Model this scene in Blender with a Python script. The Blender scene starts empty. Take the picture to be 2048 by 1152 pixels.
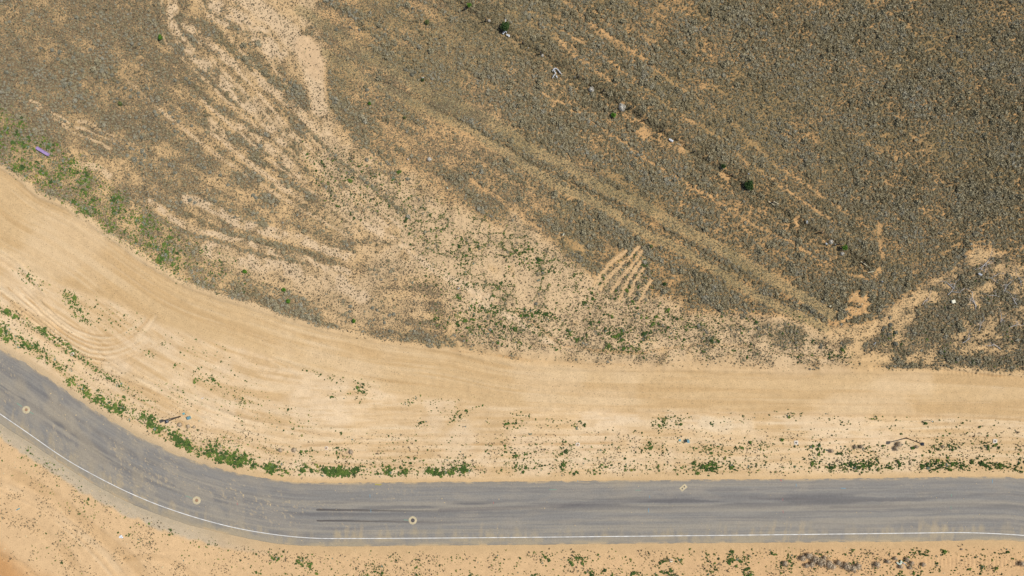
import bpy, bmesh, math, random
import numpy as np
from mathutils import Vector, Matrix

# ------------------------------------------------------------------ camera, sky, sun, exposure
scn = bpy.context.scene
col = scn.collection
M = 0.08                                   # metres on the ground for one photograph pixel (lot of 17,061 sq ft)
CAM_H = 109.2                              # drone height for a 24 mm lens
SUN_EL = math.radians(54.0)
SUN_AZ = math.radians(14.0)                # from +X towards +Y
cam = bpy.data.cameras.new('drone_camera')
cam.sensor_width = 36.0
cam.lens = 24.0
cam.clip_end = 6000.0
cam_o = bpy.data.objects.new('drone_camera', cam)
cam_o.location = (0, 0, CAM_H)
col.objects.link(cam_o)
scn.camera = cam_o

world = bpy.data.worlds.new('World')
scn.world = world
world.use_nodes = True
wn = world.node_tree
wn.nodes.clear()
sky = wn.nodes.new('ShaderNodeTexSky')
sky.sky_type = 'NISHITA'
sky.sun_disc = False
sky.sun_elevation = SUN_EL
sky.sun_rotation = math.pi / 2 - SUN_AZ
bg = wn.nodes.new('ShaderNodeBackground')
bg.inputs['Strength'].default_value = 0.09
wo = wn.nodes.new('ShaderNodeOutputWorld')
wn.links.new(sky.outputs[0], bg.inputs[0])
wn.links.new(bg.outputs[0], wo.inputs[0])

sun = bpy.data.lights.new('sun', 'SUN')
sun.energy = 4.5
sun.angle = math.radians(0.5)
sun.color = (1.0, 0.955, 0.89)
sun_o = bpy.data.objects.new('sun', sun)
sv = Vector((math.cos(SUN_EL) * math.cos(SUN_AZ), math.cos(SUN_EL) * math.sin(SUN_AZ), math.sin(SUN_EL)))
sun_o.rotation_euler = sv.to_track_quat('Z', 'Y').to_euler()
sun_o.location = sv * 200
col.objects.link(sun_o)

scn.view_settings.view_transform = 'Standard'
scn.view_settings.look = 'None'
scn.view_settings.exposure = 0.0
scn.view_settings.gamma = 1.0

# ------------------------------------------------------------------ helpers
rng = np.random.default_rng(31)
random.seed(31)
KLIT = 1.42                                # display value of a white card in this light, to turn seen colours into albedo


def lin(c):
    c = np.asarray(c, float) / 255.0
    return np.where(c <= 0.04045, c / 12.92, ((c + 0.055) / 1.055) ** 2.4)


def alb(r, g, b):
    return np.clip(lin((r, g, b)) / KLIT, 0.0, 0.9)


def W(px, py, z=0.0):
    return Vector(((px - 1024) * M, (576 - py) * M, z))


def ss(a, b, x):
    t = np.clip((x - a) / (b - a), 0, 1)
    return t * t * (3 - 2 * t)


_tab = np.random.default_rng(5).random((16, 256, 256)).astype(np.float32)


def vnoise(x, y, seed=0):
    t = _tab[seed % 16]
    xi = np.floor(x).astype(np.int64)
    yi = np.floor(y).astype(np.int64)
    fx = (x - xi).astype(np.float32)
    fy = (y - yi).astype(np.float32)
    fx = fx * fx * (3 - 2 * fx)
    fy = fy * fy * (3 - 2 * fy)
    x0 = (xi + seed * 37) & 255
    y0 = (yi + seed * 91) & 255
    x1 = (x0 + 1) & 255
    y1 = (y0 + 1) & 255
    return (t[y0, x0] * (1 - fx) + t[y0, x1] * fx) * (1 - fy) + (t[y1, x0] * (1 - fx) + t[y1, x1] * fx) * fy


def fbm(x, y, scale, octv=3, seed=0):
    a, s, tot, out = 1.0, 1.0 / scale, 0.0, 0.0
    for o in range(octv):
        out = out + a * vnoise(x * s + 13.7 * o, y * s + 7.3 * o, seed + o)
        tot += a
        a *= 0.55
        s *= 2.03
    return out / tot


def catmull(pts, n=8):
    P = np.asarray(pts, float)
    P = np.vstack([2 * P[0] - P[1], P, 2 * P[-1] - P[-2]])
    out = []
    for i in range(1, len(P) - 2):
        for k in range(n):
            t = k / n
            out.append(0.5 * (2 * P[i] + (P[i + 1] - P[i - 1]) * t + (2 * P[i - 1] - 5 * P[i] + 4 * P[i + 1] - P[i + 2]) * t * t
                              + (-P[i - 1] + 3 * P[i] - 3 * P[i + 1] + P[i + 2]) * t ** 3))
    out.append(P[-2])
    return np.array(out)


def resample(P, n):
    d = np.concatenate([[0], np.cumsum(np.hypot(*np.diff(P, axis=0).T))])
    s = np.linspace(0, d[-1], n)
    return np.stack([np.interp(s, d, P[:, 0]), np.interp(s, d, P[:, 1])], 1)


# ------------------------------------------------------------------ field grid in photograph pixels
STEP = 2.5
X0, X1, Y0, Y1 = -170.0, 2218.0, -130.0, 1282.0
gx = np.arange(X0, X1 + 0.1, STEP)
gy = np.arange(Y0, Y1 + 0.1, STEP)
NX, NY = len(gx), len(gy)
PX, PY = np.meshgrid(gx, gy)
CS = 6.0                                    # coarse grid for polygons
cx_ = np.arange(X0 - 12, X1 + 20, CS)
cy_ = np.arange(Y0 - 12, Y1 + 20, CS)
CX, CY = np.meshgrid(cx_, cy_)


def up(F):
    ix = (gx - cx_[0]) / CS
    iy = (gy - cy_[0]) / CS
    i0 = np.floor(ix).astype(int); fx = ix - i0
    j0 = np.floor(iy).astype(int); fy = iy - j0
    A = F[:, i0] * (1 - fx) + F[:, i0 + 1] * fx
    return A[j0] * (1 - fy)[:, None] + A[j0 + 1] * fy[:, None]


def segdist(x, y, P, closed=False):
    d2 = np.full(x.shape, 1e12)
    n = len(P)
    for i in range(n if closed else n - 1):
        a = P[i]; b = P[(i + 1) % n]
        dx, dy = b[0] - a[0], b[1] - a[1]
        L = dx * dx + dy * dy + 1e-9
        t = np.clip(((x - a[0]) * dx + (y - a[1]) * dy) / L, 0, 1)
        d2 = np.minimum(d2, (x - a[0] - t * dx) ** 2 + (y - a[1] - t * dy) ** 2)
    return np.sqrt(d2)


def inside(x, y, P):
    c = np.zeros(x.shape, bool)
    n = len(P)
    for i in range(n):
        ax, ay = P[i]; bx, by = P[(i + 1) % n]
        if ay == by:
            continue
        c ^= ((ay > y) != (by > y)) & (x < (bx - ax) * (y - ay) / (by - ay) + ax)
    return c


wrpx = (fbm(CX, CY, 60, 3, 1) - 0.5)
wrpy = (fbm(CX, CY, 60, 3, 4) - 0.5)


def poly(P, soft=10.0, warp=30.0):
    """soft mask of a polygon with a ragged edge"""
    x = CX + wrpx * warp; y = CY + wrpy * warp
    P = np.asarray(P, float)
    bx0, by0 = P.min(0) - soft - 30 - warp; bx1, by1 = P.max(0) + soft + 30 + warp
    i0, i1 = np.searchsorted(cx_, [bx0, bx1]); j0, j1 = np.searchsorted(cy_, [by0, by1])
    F = np.zeros(CX.shape)
    xs, ys = x[j0:j1, i0:i1], y[j0:j1, i0:i1]
    if xs.size:
        d = segdist(xs, ys, P, True)
        d = np.where(inside(xs, ys, P), d, -d)
        F[j0:j1, i0:i1] = ss(-soft, soft, d)
    return up(F)


def line(pts, width, soft=None, smooth=True, wob=0.0):
    """mask along a polyline, 1 on the line, 0 beyond width (fine grid, local)"""
    P = catmull(pts, 5) if smooth else np.asarray(pts, float)
    R = width * 1.2 + 4 + wob
    i0, i1 = np.searchsorted(gx, [P[:, 0].min() - R, P[:, 0].max() + R])
    j0, j1 = np.searchsorted(gy, [P[:, 1].min() - R, P[:, 1].max() + R])
    F = np.zeros(PX.shape)
    if i1 > i0 and j1 > j0:
        xs, ys = PX[j0:j1, i0:i1], PY[j0:j1, i0:i1]
        if wob:
            xs = xs + (fbm(xs, ys, 22, 2, 3) - 0.5) * 2 * wob
            ys = ys + (fbm(xs, ys, 22, 2, 8) - 0.5) * 2 * wob
        d = segdist(xs, ys, P)
        F[j0:j1, i0:i1] = 1 - ss(width * 0.45, width, d)
    return F


def ell(cx, cy, rx, ry, ang=0.0, soft=0.35, wob=0.25):
    a = math.radians(ang)
    dx = PX - cx; dy = PY - cy
    m = (np.abs(dx) < 2.2 * max(rx, ry)) & (np.abs(dy) < 2.2 * max(rx, ry))
    F = np.zeros(PX.shape)
    u = (dx[m] * math.cos(a) + dy[m] * math.sin(a)) / rx
    v = (-dx[m] * math.sin(a) + dy[m] * math.cos(a)) / ry
    r = np.hypot(u, v) + (fbm(PX[m], PY[m], max(8, rx * 0.5), 2, 6) - 0.5) * 2 * wob
    F[m] = 1 - ss(1 - soft, 1 + soft, r)
    return F


def samp(F, x, y):
    ix = np.clip((x - X0) / STEP, 0, NX - 1.001)
    iy = np.clip((y - Y0) / STEP, 0, NY - 1.001)
    i = ix.astype(int); j = iy.astype(int)
    fx = ix - i; fy = iy - j
    return (F[j, i] * (1 - fx) + F[j, i + 1] * fx) * (1 - fy) + (F[j + 1, i] * (1 - fx) + F[j + 1, i + 1] * fx) * fy


# ------------------------------------------------------------------ traced lines of the place
ROAD_TOP = [(-330, 480), (-250, 530), (-80, 643), (0, 696), (70, 737), (160, 801), (210, 833), (260, 863), (300, 883), (360, 911), (410, 928),
            (470, 945), (512, 953), (575, 962), (625, 965), (737, 965), (912, 963.5), (1024, 963), (1280, 960), (1536, 958),
            (1811, 955), (1981, 953), (2048, 957), (2120, 966), (2250, 985), (2380, 1008)]
ROAD_BOT = [(-330, 632), (-250, 682), (-80, 793), (0, 846), (26, 864), (82, 899), (135, 935), (200, 975), (270, 1010), (332, 1034), (400, 1055),
            (512, 1080), (562, 1088), (637, 1092), (737, 1092), (1024, 1089.5), (1274, 1087), (1536, 1085), (1811, 1083),
            (1986, 1080), (2048, 1084), (2120, 1093), (2250, 1112), (2380, 1135)]
LINE = [(-330, 609), (-250, 659), (-80, 772), (0, 827), (54, 864), (120, 910), (172, 941), (250, 981), (332, 1015), (425, 1044), (512, 1063),
        (612, 1075), (727, 1076.5), (1024, 1074.5), (1274, 1072), (1536, 1069.3), (1811, 1066), (1936, 1065), (2048, 1070.5),
        (2120, 1079.5), (2250, 1099), (2380, 1122)]
UP = [(-330, 170), (-120, 265), (0, 330), (35, 350), (75, 385), (130, 412), (200, 455), (260, 498), (310, 532), (360, 562), (430, 590),
      (500, 610), (560, 632), (640, 655), (700, 668), (760, 682), (830, 690), (900, 698), (960, 712), (1024, 724), (1100, 730),
      (1200, 735), (1300, 736), (1370, 736), (1536, 739), (1700, 741), (1800, 741), (1900, 742), (2048, 748), (2380, 770)]
LOW = [(-330, 330), (-100, 450), (0, 505), (60, 543), (130, 572), (250, 610), (330, 650), (420, 682), (512, 706), (600, 735), (700, 760),
       (800, 788), (900, 800), (1024, 810), (1150, 815), (1300, 815), (1400, 820), (1700, 824), (2048, 832), (2380, 850)]
B_EDGE = [(640, -140), (640, 40), (652, 130), (655, 200), (690, 262), (760, 322), (830, 348), (880, 388), (930, 412), (965, 436), (1000, 455),
          (1024, 425), (1074, 455), (1109, 487), (1134, 512), (1164, 530), (1194, 553), (1250, 520), (1290, 530), (1302, 596), (1366, 600),
          (1370, 626), (1440, 620), (1560, 628), (1610, 645), (1660, 655), (1700, 650), (1740, 640), (1800, 600), (1850, 566), (1905, 535),
          (1950, 490), (1995, 500), (2048, 535), (2380, 560)]

rt = catmull(ROAD_TOP, 6); rb = catmull(ROAD_BOT, 6)
road_poly = np.vstack([rt, rb[::-1]])
dT_c = segdist(CX, CY, rt); dB_c = segdist(CX, CY, rb)
in_c = inside(CX, CY, road_poly)
above_c = inside(CX, CY, np.vstack([rt, [(2400, -300), (-400, -300)]]))
dT = up(np.where(above_c, dT_c, -dT_c))          # pixels above the upper road edge
dB = up(np.where(above_c | in_c, -dB_c, dB_c))   # pixels below the lower road edge

up_c = catmull(UP, 3)
dU_c = segdist(CX, CY, up_c)
dU = up(np.where(inside(CX, CY, np.vstack([up_c, [(2400, -300), (-400, -300)]])), dU_c, -dU_c))   # pixels above the graded strip's edge
m_corr = poly(UP + LOW[::-1], 8, 10)
m_field = poly(UP + [(2400, -300), (-400, -300)], 8, 14)            # everything above the graded strip
m_sage = poly(B_EDGE + [(2400, 560), (2400, -300), (640, -300)], 9, 16)
m_below = ss(-5, 5, dB)

n_big = fbm(PX, PY, 120, 3, 2)
n_mid = fbm(PX, PY, 30, 3, 5)
n_size = fbm(PX, PY, 75, 3, 8)
n_big2 = fbm(PX, PY, 95, 3, 15)
n_fine = fbm(PX, PY, 9, 3, 9)
AL = PX * 0.84 + PY * 0.54
AC = -PX * 0.54 + PY * 0.84
n_streak = fbm(AL / 9.0, AC, 13, 3, 7)             # streaks along the fence direction
n_flow = fbm(PX / 16.0, dT, 7, 3, 11)              # lines drawn by wheels and grader, parallel to the road
n_flow2 = fbm(PX / 9.0, dT, 3.2, 2, 6)
n_corr = fbm(PX / 22.0, dU, 11, 3, 13)
n_west = fbm(PX / 9.0, dU, 12, 3, 14)
n_hor = fbm(PX / 12.0, PY - 0.10 * np.maximum(0, 900 - PX) * (PX < 2000), 9, 3, 11)

# ------------------------------------------------------------------ bare tracks, paths, patches in the brush field
bare = np.zeros(PX.shape)


def addmax(F, v, k=1.0):
    np.maximum(F, v * k, out=F)


for p, w, k in [
    ([(1100, -20), (1160, 30), (1225, 80), (1300, 130), (1340, 165), (1400, 200), (1470, 250), (1540, 320), (1600, 362), (1700, 430)], 4.5, .62),
    ([(1010, -10), (1120, 60), (1200, 110), (1255, 150), (1320, 200), (1380, 240), (1440, 275), (1490, 320), (1560, 370), (1640, 425), (1700, 468)], 3.8, .62),
    ([(1080, 185), (1180, 240), (1300, 325), (1400, 382), (1500, 446), (1536, 462), (1590, 490), (1640, 520), (1700, 548), (1742, 553)], 3.8, .66),
    ([(1742, 553), (1757, 540), (1765, 512), (1757, 480), (1760, 450)], 5, .8),
    ([(1690, 610), (1780, 565), (1850, 532), (1900, 500), (1950, 455), (2048, 428), (2230, 400)], 3.5, .5),
    ([(1850, 575), (1900, 545), (1960, 520), (2060, 490)], 4, .6),
    ([(1024, 25), (1090, 60), (1160, 120), (1230, 170)], 5, .5),
    ([(690, 132), (760, 172), (850, 222), (940, 262), (1010, 305)], 4, .65),
    ([(840, 218), (900, 250), (960, 285), (1050, 330)], 7, .5),
    ([(1130, 340), (1180, 360), (1170, 375)], 6, .5),
    ([(940, 360), (1000, 400), (1040, 430), (1080, 462)], 5, .8),
    ([(1640, 650), (1690, 640), (1740, 610)], 6, .9),
    ([(1700, 700), (1760, 650), (1820, 605), (1870, 590)], 12, .8),
]:
    addmax(bare, line(p, w, wob=4.5), k * .95)
for e, k in [((1152, 492, 18, 9, 25), 1), ((1718, 597, 20, 13, 0), 1), ((1712, 622, 22, 10, 10), .9), ((1958, 500, 30, 24, -30), .85),
             ((1995, 545, 40, 12, 5), .7), ((1292, 268, 16, 12, 30), .9), ((1328, 281, 14, 8, 30), .7), ((1355, 296, 22, 9, 35), .85),
             ((1450, 352, 14, 7, 30), .7), ((1594, 442, 10, 12, 0), .8), ((1298, 80, 22, 8, 35), .6), ((1340, 18, 25, 10, 10), .3),
             ((760, 60, 40, 18, 20), .12), ((880, 20, 70, 22, 10), .2), ((735, 75, 26, 13, 20), .3), ((870, 275, 40, 22, 20), .25),
             ((1090, 60, 30, 12, 30), .5), ((1650, 660, 40, 20, 15), .8), ((1590, 600, 18, 10, 10), .7), ((1560, 645, 20, 12, 0), .6)]:
    addmax(bare, ell(*e), k)
strips = [[(1254, 500), (1239, 513), (1219, 528), (1199, 553), (1188, 570)], [(1277, 493), (1256, 518), (1236, 535), (1212, 562), (1200, 580)],
          [(1284, 500), (1269, 525), (1241, 558), (1222, 585)], [(1287, 518), (1264, 548), (1248, 577), (1240, 600)],
          [(1285, 538), (1270, 563), (1260, 590)], [(1302, 560), (1288, 582), (1276, 610)]]
for s_ in strips:
    addmax(bare, line(s_, 5.0, wob=1.2), 1.0)

bare *= 0.45 + 0.55 * ss(.34, .56, fbm(PX, PY, 15, 3, 15))
for s_ in strips:
    addmax(bare, line(s_, 5.0, wob=1.2), 1.0)
# dry grass growing in the old double track
GA = [(600, 20), (682, 72), (717, 100), (782, 140), (862, 190), (937, 220), (1024, 268), (1049, 300 - 8), (1131, 330), (1199, 373), (1274, 405), (1364, 458),
      (1424, 488), (1536, 553), (1600, 590), (1662, 628)]
GB = [(650, 105), (687, 130), (737, 162), (800, 190), (850, 220), (937, 257), (962, 275), (1024, 312), (1111, 370), (1199, 408), (1274, 458),
      (1361, 500), (1449, 550), (1486, 576), (1560, 615), (1650, 655)]
m_grass = np.maximum(line(GA, 15, wob=2), line(GB, 12, wob=2))
m_grass *= (0.70 + 0.16 * ss(900, 1150, PX)) * (.75 + .6 * (n_mid - .2))
m_grass = np.clip(m_grass, 0, 1)
m_ditch = line([(760, 160), (860, 212), (960, 265), (1040, 312), (1100, 346), (1220, 402), (1290, 440), (1370, 482), (1450, 532), (1536, 580), (1600, 615), (1660, 650)], 4.5, wob=1.5) * (.35 + .5 * n_mid)

# pale band and lot flats south-west of the brush
pale_poly = [(395, -140), (400, 0), (470, 20), (540, 50), (580, 110), (612, 180), (640, 245), (600, 290), (570, 300), (640, 345), (650, 420), (690, 470),
             (740, 520), (700, 570), (640, 560), (560, 535), (480, 520), (400, 500), (470, 540), (540, 570), (640, 600), (720, 600), (780, 560),
             (860, 560), (900, 600), (940, 700), (1200, 735), (1700, 742), (1690, 690), (1560, 630), (1370, 628), (1300, 600), (1290, 530),
             (1250, 520), (1194, 553), (1134, 512), (1074, 455), (1024, 425), (1000, 455), (930, 412), (830, 348), (760, 322), (690, 262),
             (655, 200), (652, 130), (640, 40), (630, -140)]
m_pale = poly(pale_poly, 26, 44)
m_pale *= 0.30 + 0.70 * ss(.33, .52, fbm(PX, PY, 34, 3, 10) + .10 * ss(420, 560, PY) + .05 * (PX > 950))
pale_bands = np.zeros(PX.shape)
for p, w, k in [
    ([(346, -20), (344, 55), (372, 92), (402, 122), (435, 155), (475, 192), (520, 236), (570, 285)], 11, .85),
    ([(372, 50), (420, 92), (475, 132), (530, 165)], 10, .7),
    ([(430, 20), (500, 60), (560, 110)], 22, .9),
    ([(520, 165), (560, 190), (600, 225), (650, 270)], 9, .6),
    ([(512, 200), (560, 245), (600, 280)], 7, .5),
    ([(440, 230), (500, 270), (560, 310), (610, 360)], 8, .6),
    ([(420, 240), (470, 300), (520, 345), (600, 400)], 8, .45),
    ([(160, 240), (210, 262), (270, 290)], 3, .5),
    ([(60, 200), (120, 235), (180, 262), (230, 285)], 3, .55),
    ([(70, 215), (150, 262), (220, 300)], 3, .45),
    ([(370, 395), (420, 415), (470, 440), (530, 462), (600, 480), (700, 515)], 10, .9),
    ([(300, 405), (380, 455), (470, 480), (560, 505), (640, 530), (700, 545)], 7, .85),
    ([(420, 500), (480, 515), (560, 535), (660, 560), (720, 590)], 18, .9),
    ([(150, 330), (190, 335), (215, 355)], 8, .6),
    ([(690, 415), (730, 440), (780, 475), (830, 510), (880, 545), (930, 570), (980, 600)], 9, .95),
    ([(940, 600), (1000, 625), (1050, 650), (1100, 680), (1150, 700)], 8, .9),
]:
    addmax(pale_bands, line(p, w * 1.25, wob=6), k)
pale_bands *= 0.25 + 0.75 * ss(.36, .60, fbm(PX, PY, 18, 3, 15))
fam = np.zeros(PX.shape)
fam_d = np.zeros(PX.shape)
G1 = resample(catmull([(346, -60), (344, 55), (372, 92), (435, 155), (520, 236), (600, 315), (690, 400), (770, 462)], 6), 40)
G2 = resample(catmull([(60, 170), (150, 240), (230, 300), (320, 365), (420, 420), (512, 455), (600, 482), (700, 520)], 6), 40)
G0 = resample(catmull([(470, -60), (500, 40), (560, 110), (610, 190), (660, 270), (740, 340), (820, 400), (900, 470)], 6), 40)
G3 = G1 * .45 + G2 * .55
for a_, b_, n_ in ((G0, G1, 9), (G1, G3, 8)):
    for i_ in range(n_):
        t_ = (i_ + rng.uniform(.1, .9)) / n_
        L_ = a_ * (1 - t_) + b_ * t_
        k0, k1 = sorted(rng.integers(0, 40, 2))
        if k1 - k0 < 14:
            k0, k1 = max(0, k0 - 12), min(39, k1 + 12)
        addmax(fam if i_ % 2 else fam_d, line(L_[k0:k1 + 1:3], rng.uniform(3, 5.5), wob=2.2), rng.uniform(.45, .9))
fam *= .35 + .65 * ss(.36, .58, fbm(PX, PY, 22, 2, 1))
pale_bands = np.maximum(pale_bands, fam * .8)
patch = poly([(600, 70), (620, 72), (637, 95), (650, 130), (654, 152), (634, 162), (616, 150), (596, 112), (588, 88)], 4, 6)
run = line([(440, -60), (500, 5), (556, 48), (596, 90), (622, 130), (636, 180), (640, 215)], 25, wob=5)
pale_bands = np.maximum(pale_bands, run * .75)
m_pale = np.maximum(m_pale, pale_bands * m_field)

corner = ell(-10, 1150, 110, 45, 25, .5, .3)                       # redder earth in the south-west

# ------------------------------------------------------------------ cover of sage, specks, grass, green weeds (0..1)
fence_line = [(900, -10), (972, 43), (1081, 110), (1255, 219), (1385, 305), (1470, 360), (1637, 467), (1740, 530)]
m_fence = line(fence_line, 34)
ne = ss(-60, 60, AC - (-0.54 * 1255 + 0.84 * 219) + 0) * 0
ne = ss(40, -40, AC - (-0.54 * 1255 + 0.84 * 219))                  # 1 on the far side of the fence
sage = m_sage * (0.80 + 0.09 * ne * ss(1250, 1650, PX) + 0.04 * ne)
sage -= 0.25 * m_sage * ss(1250, 750, PX)
sage = np.maximum(sage, m_fence * m_sage * 0.90)
m_fdark = line(fence_line, 6, wob=2.5) * m_sage
sage += m_sage * ((n_streak - 0.5) * (0.65 + .45 * ss(1500, 1200, PX)) + (n_mid - 0.5) * 0.40 + (n_big - 0.5) * 0.55)
sage = np.clip(sage, 0, 1)
sage = np.maximum(sage, m_ditch * m_sage * 0.95)
sage = np.maximum(sage, m_fdark)
sage *= 1 - 0.95 * m_grass * (1 - .7 * m_ditch)
# western gritty field: patches of low brush on orange grit
m_west = m_field * (1 - m_sage) * (1 - m_pale)
m_west *= 1 - .65 * ell(800, 605, 130, 60, 10, .6, .5)
nw = ss(460, 330, PX) * ss(330, 250, PY)
wst = m_west * np.clip(0.50 + .12 * nw + (n_mid - 0.5) * (1.1 - .45 * nw) + (n_west - 0.5) * (.45 + .5 * ss(260, 420, PX)), 0.10, 0.9)
addmax(wst, fam_d * m_field * (1 - m_sage) * .85)
addmax(wst, m_field * (1 - m_sage) * m_pale * np.clip(.22 + (n_mid - .5) * .9, .06, .5))
addmax(wst, line([(270, 320), (340, 360), (400, 395), (470, 425), (520, 450)], 30, wob=8) * .65)
addmax(wst, line([(270, 380), (375, 428), (437, 458), (512, 480), (587, 497), (640, 515), (690, 534)], 7, wob=2) * .95)
addmax(wst, line([(250, 388), (335, 448), (400, 473), (432, 483), (487, 500), (560, 520), (625, 543), (690, 562)], 6, wob=2) * .9)
addmax(wst, line([(400, -30), (425, 25), (470, 55), (520, 85)], 11, wob=3) * .95)
addmax(wst, line([(430, 70), (480, 110), (540, 150), (580, 180), (600, 200)], 10, wob=4) * .9)
addmax(wst, line([(360, 95), (420, 140), (480, 190), (540, 240), (600, 300)], 12, wob=5) * .75)
addmax(wst, ell(700, 590, 90, 35, 15, .6, .5) * .36 * (.4 + 1.2 * n_mid))
addmax(wst, ell(760, 540, 50, 25, 20, .6, .5) * .38)
addmax(wst, ell(520, 590, 60, 16, 18, .6, .5) * .62)
addmax(wst, ell(600, 620, 70, 16, 15, .6, .5) * .5)
addmax(wst, ell(770, 620, 50, 35, 15, .6, .6) * .40)
addmax(m_pale, ell(700, 600, 120, 45, 12, .6, .5) * .75 * m_field)
wst = np.minimum(wst, 1 - .55 * ell(740, 585, 130, 60, 12, .5, .5))
addmax(wst, ell(640, 430, 60, 35, 40, .6, .6) * .45)
rough = poly([(1760, 745), (1790, 690), (1850, 620), (1900, 560), (1980, 530), (2400, 545), (2400, 750), (2048, 740)], 12, 20)
east_bank = poly([(1370, 690), (1390, 640), (1560, 640), (1660, 665), (1650, 690), (1560, 695), (1480, 680)], 10, 16)
addmax(wst, rough * np.clip(0.55 + (n_mid - .5) * 1.6, 0, .95))
addmax(wst, ell(1880, 640, 55, 45, -30, .4, .3) * .95)
addmax(wst, east_bank * np.clip(0.30 + (n_mid - .5) * 1.6 + 0.4 * ss(1500, 1560, PX), 0, .85))
scr = poly([(1190, 575), (1200, 545), (1250, 500), (1285, 490), (1308, 530), (1306, 600), (1270, 610), (1220, 600)], 6, 8)
addmax(wst, scr * .55)
sage = np.maximum(sage, wst)
sage *= (1 - bare) * (1 - 0.9 * pale_bands * (1 - 0.3 * m_sage)) * (1 - patch) * (1 - m_corr) * ss(-2, 6, dT)
n_gap = fbm(PX, PY, 8, 2, 12)
fade = 1 - (1 - ss(-6, 46, dU + (n_mid - .5) * 70)) * ss(760, 900, PX) * ss(1830, 1720, PX) * ss(-22, -10, dU)

# fine dry specks
speck = m_field * (0.68 + (n_mid - .5) * .8) + 0.12 * m_pale
speck *= 1 - 0.8 * bare
speck *= (1 - 0.85 * patch) * fade
speck *= 1 - .65 * poly([(820, 395), (880, 400), (1000, 440), (1110, 500), (1165, 545), (1180, 600), (1080, 640), (960, 640), (900, 560), (800, 480), (780, 430)], 22, 24)
speck *= 1 - m_corr
addmax(speck, ss(3, 15, dT) * (1 - m_field) * (1 - m_corr) * np.clip((n_mid - .5) * 1.6 + .10, 0, .6) * ss(120, 60, dT))
addmax(speck, ss(8, 22, dB) * np.clip((n_mid - .52) * 2.2 + .12, 0, .6))

# green weeds
vor = None


def voronoi_edge(x, y, size, seed):
    """distance to the nearest cell border of a jittered grid"""
    u, v = x / size, y / size
    iu, iv = np.floor(u).astype(int), np.floor(v).astype(int)
    f1 = np.full(x.shape, 9.0); f2 = np.full(x.shape, 9.0)
    t = _tab[seed]; t2 = _tab[seed + 1]
    for dj in (-1, 0, 1):
        for di in (-1, 0, 1):
            a, b = (iu + di) & 255, (iv + dj) & 255
            d = np.hypot(iu + di + t[b, a] - u, iv + dj + t2[b, a] - v)
            f2 = np.minimum(f2, np.maximum(f1, d)); f1 = np.minimum(f1, d)
    return (f2 - f1) * size


vor = voronoi_edge(PX + (n_fine - .5) * 10, PY + (n_mid - .5) * 16, 19, 3)
crack = (1 - ss(1.5, 4.5, vor))
green = np.zeros(PX.shape)
clump = ss(.46, .66, fbm(PX, PY, 17, 3, 13))
clump2 = ss(.42, .62, fbm(PX, PY, 34, 3, 14))
q1 = poly([(820, 395), (880, 400), (1000, 440), (1110, 500), (1165, 545), (1180, 600), (1080, 640), (960, 640), (900, 560), (800, 480), (780, 430)], 18, 24)
q2 = poly([(600, 300), (720, 300), (840, 370), (820, 430), (720, 440), (640, 400)], 20, 24)
q3 = poly([(900, 590), (1060, 640), (1200, 560), (1300, 600), (1370, 620), (1640, 640), (1680, 720), (1240, 715), (1080, 700), (950, 690), (840, 640)], 18, 24)
addmax(green, q1 * 0.20 * clump2)
green_crack = q1 * ss(.36, .50, n_mid)
addmax(green, q2 * .34)
addmax(green, q3 * (0.22 + 0.60 * clump * clump2))
addmax(green, ell(1075, 520, 45, 22, 35, .5, .5) * .6)
for e, k in [((1080, 632, 65, 9, 8), .9), ((970, 620, 45, 10, 8), .9), ((1060, 660, 60, 9, 8), .6), ((1230, 665, 30, 15, 5), .9), ((985, 660, 40, 14, 10), .55),
             ((1110, 690, 40, 8, 6), .5), ((1390, 650, 22, 10, 0), .7), ((1425, 655, 25, 12, 0), .6), ((1655, 708, 16, 9, 0), .9), ((1690, 708, 14, 12, 0), .9),
             ((1600, 711, 13, 7, 0), .8), ((1790, 680, 30, 20, 0), .3), ((1250, 560, 45, 30, 120), .45), ((1200, 600, 40, 25, 0), .35),
             ((860, 465, 60, 35, 30), .35), ((940, 500, 30, 45, 0), .45), ((880, 560, 60, 30, 20), .35)]:
    addmax(green, ell(*e, .6, .5), k * 0.9)
# west strip of green along the graded edge
g_w = poly([(-200, 110), (0, 205), (60, 255), (150, 310), (215, 370), (300, 425), (380, 475), (470, 520), (540, 580), (430, 592), (330, 545), (230, 480),
            (130, 412), (75, 385), (0, 330), (-200, 230)], 14, 22)
addmax(green, g_w * np.clip(.24 + .55 * clump, 0, .9) * ss(520, 300, PX) + g_w * .16)
addmax(green, line([(0, 235), (60, 280), (110, 330)], 14, wob=6) * .55)
addmax(green, ell(235, 410, 26, 26, 30, .5, .4) * .75)
addmax(green, ell(95, 350, 45, 15, 35, .6, .5) * .55)
addmax(green, ell(160, 345, 40, 30, 35, .6, .5) * .35)
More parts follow.
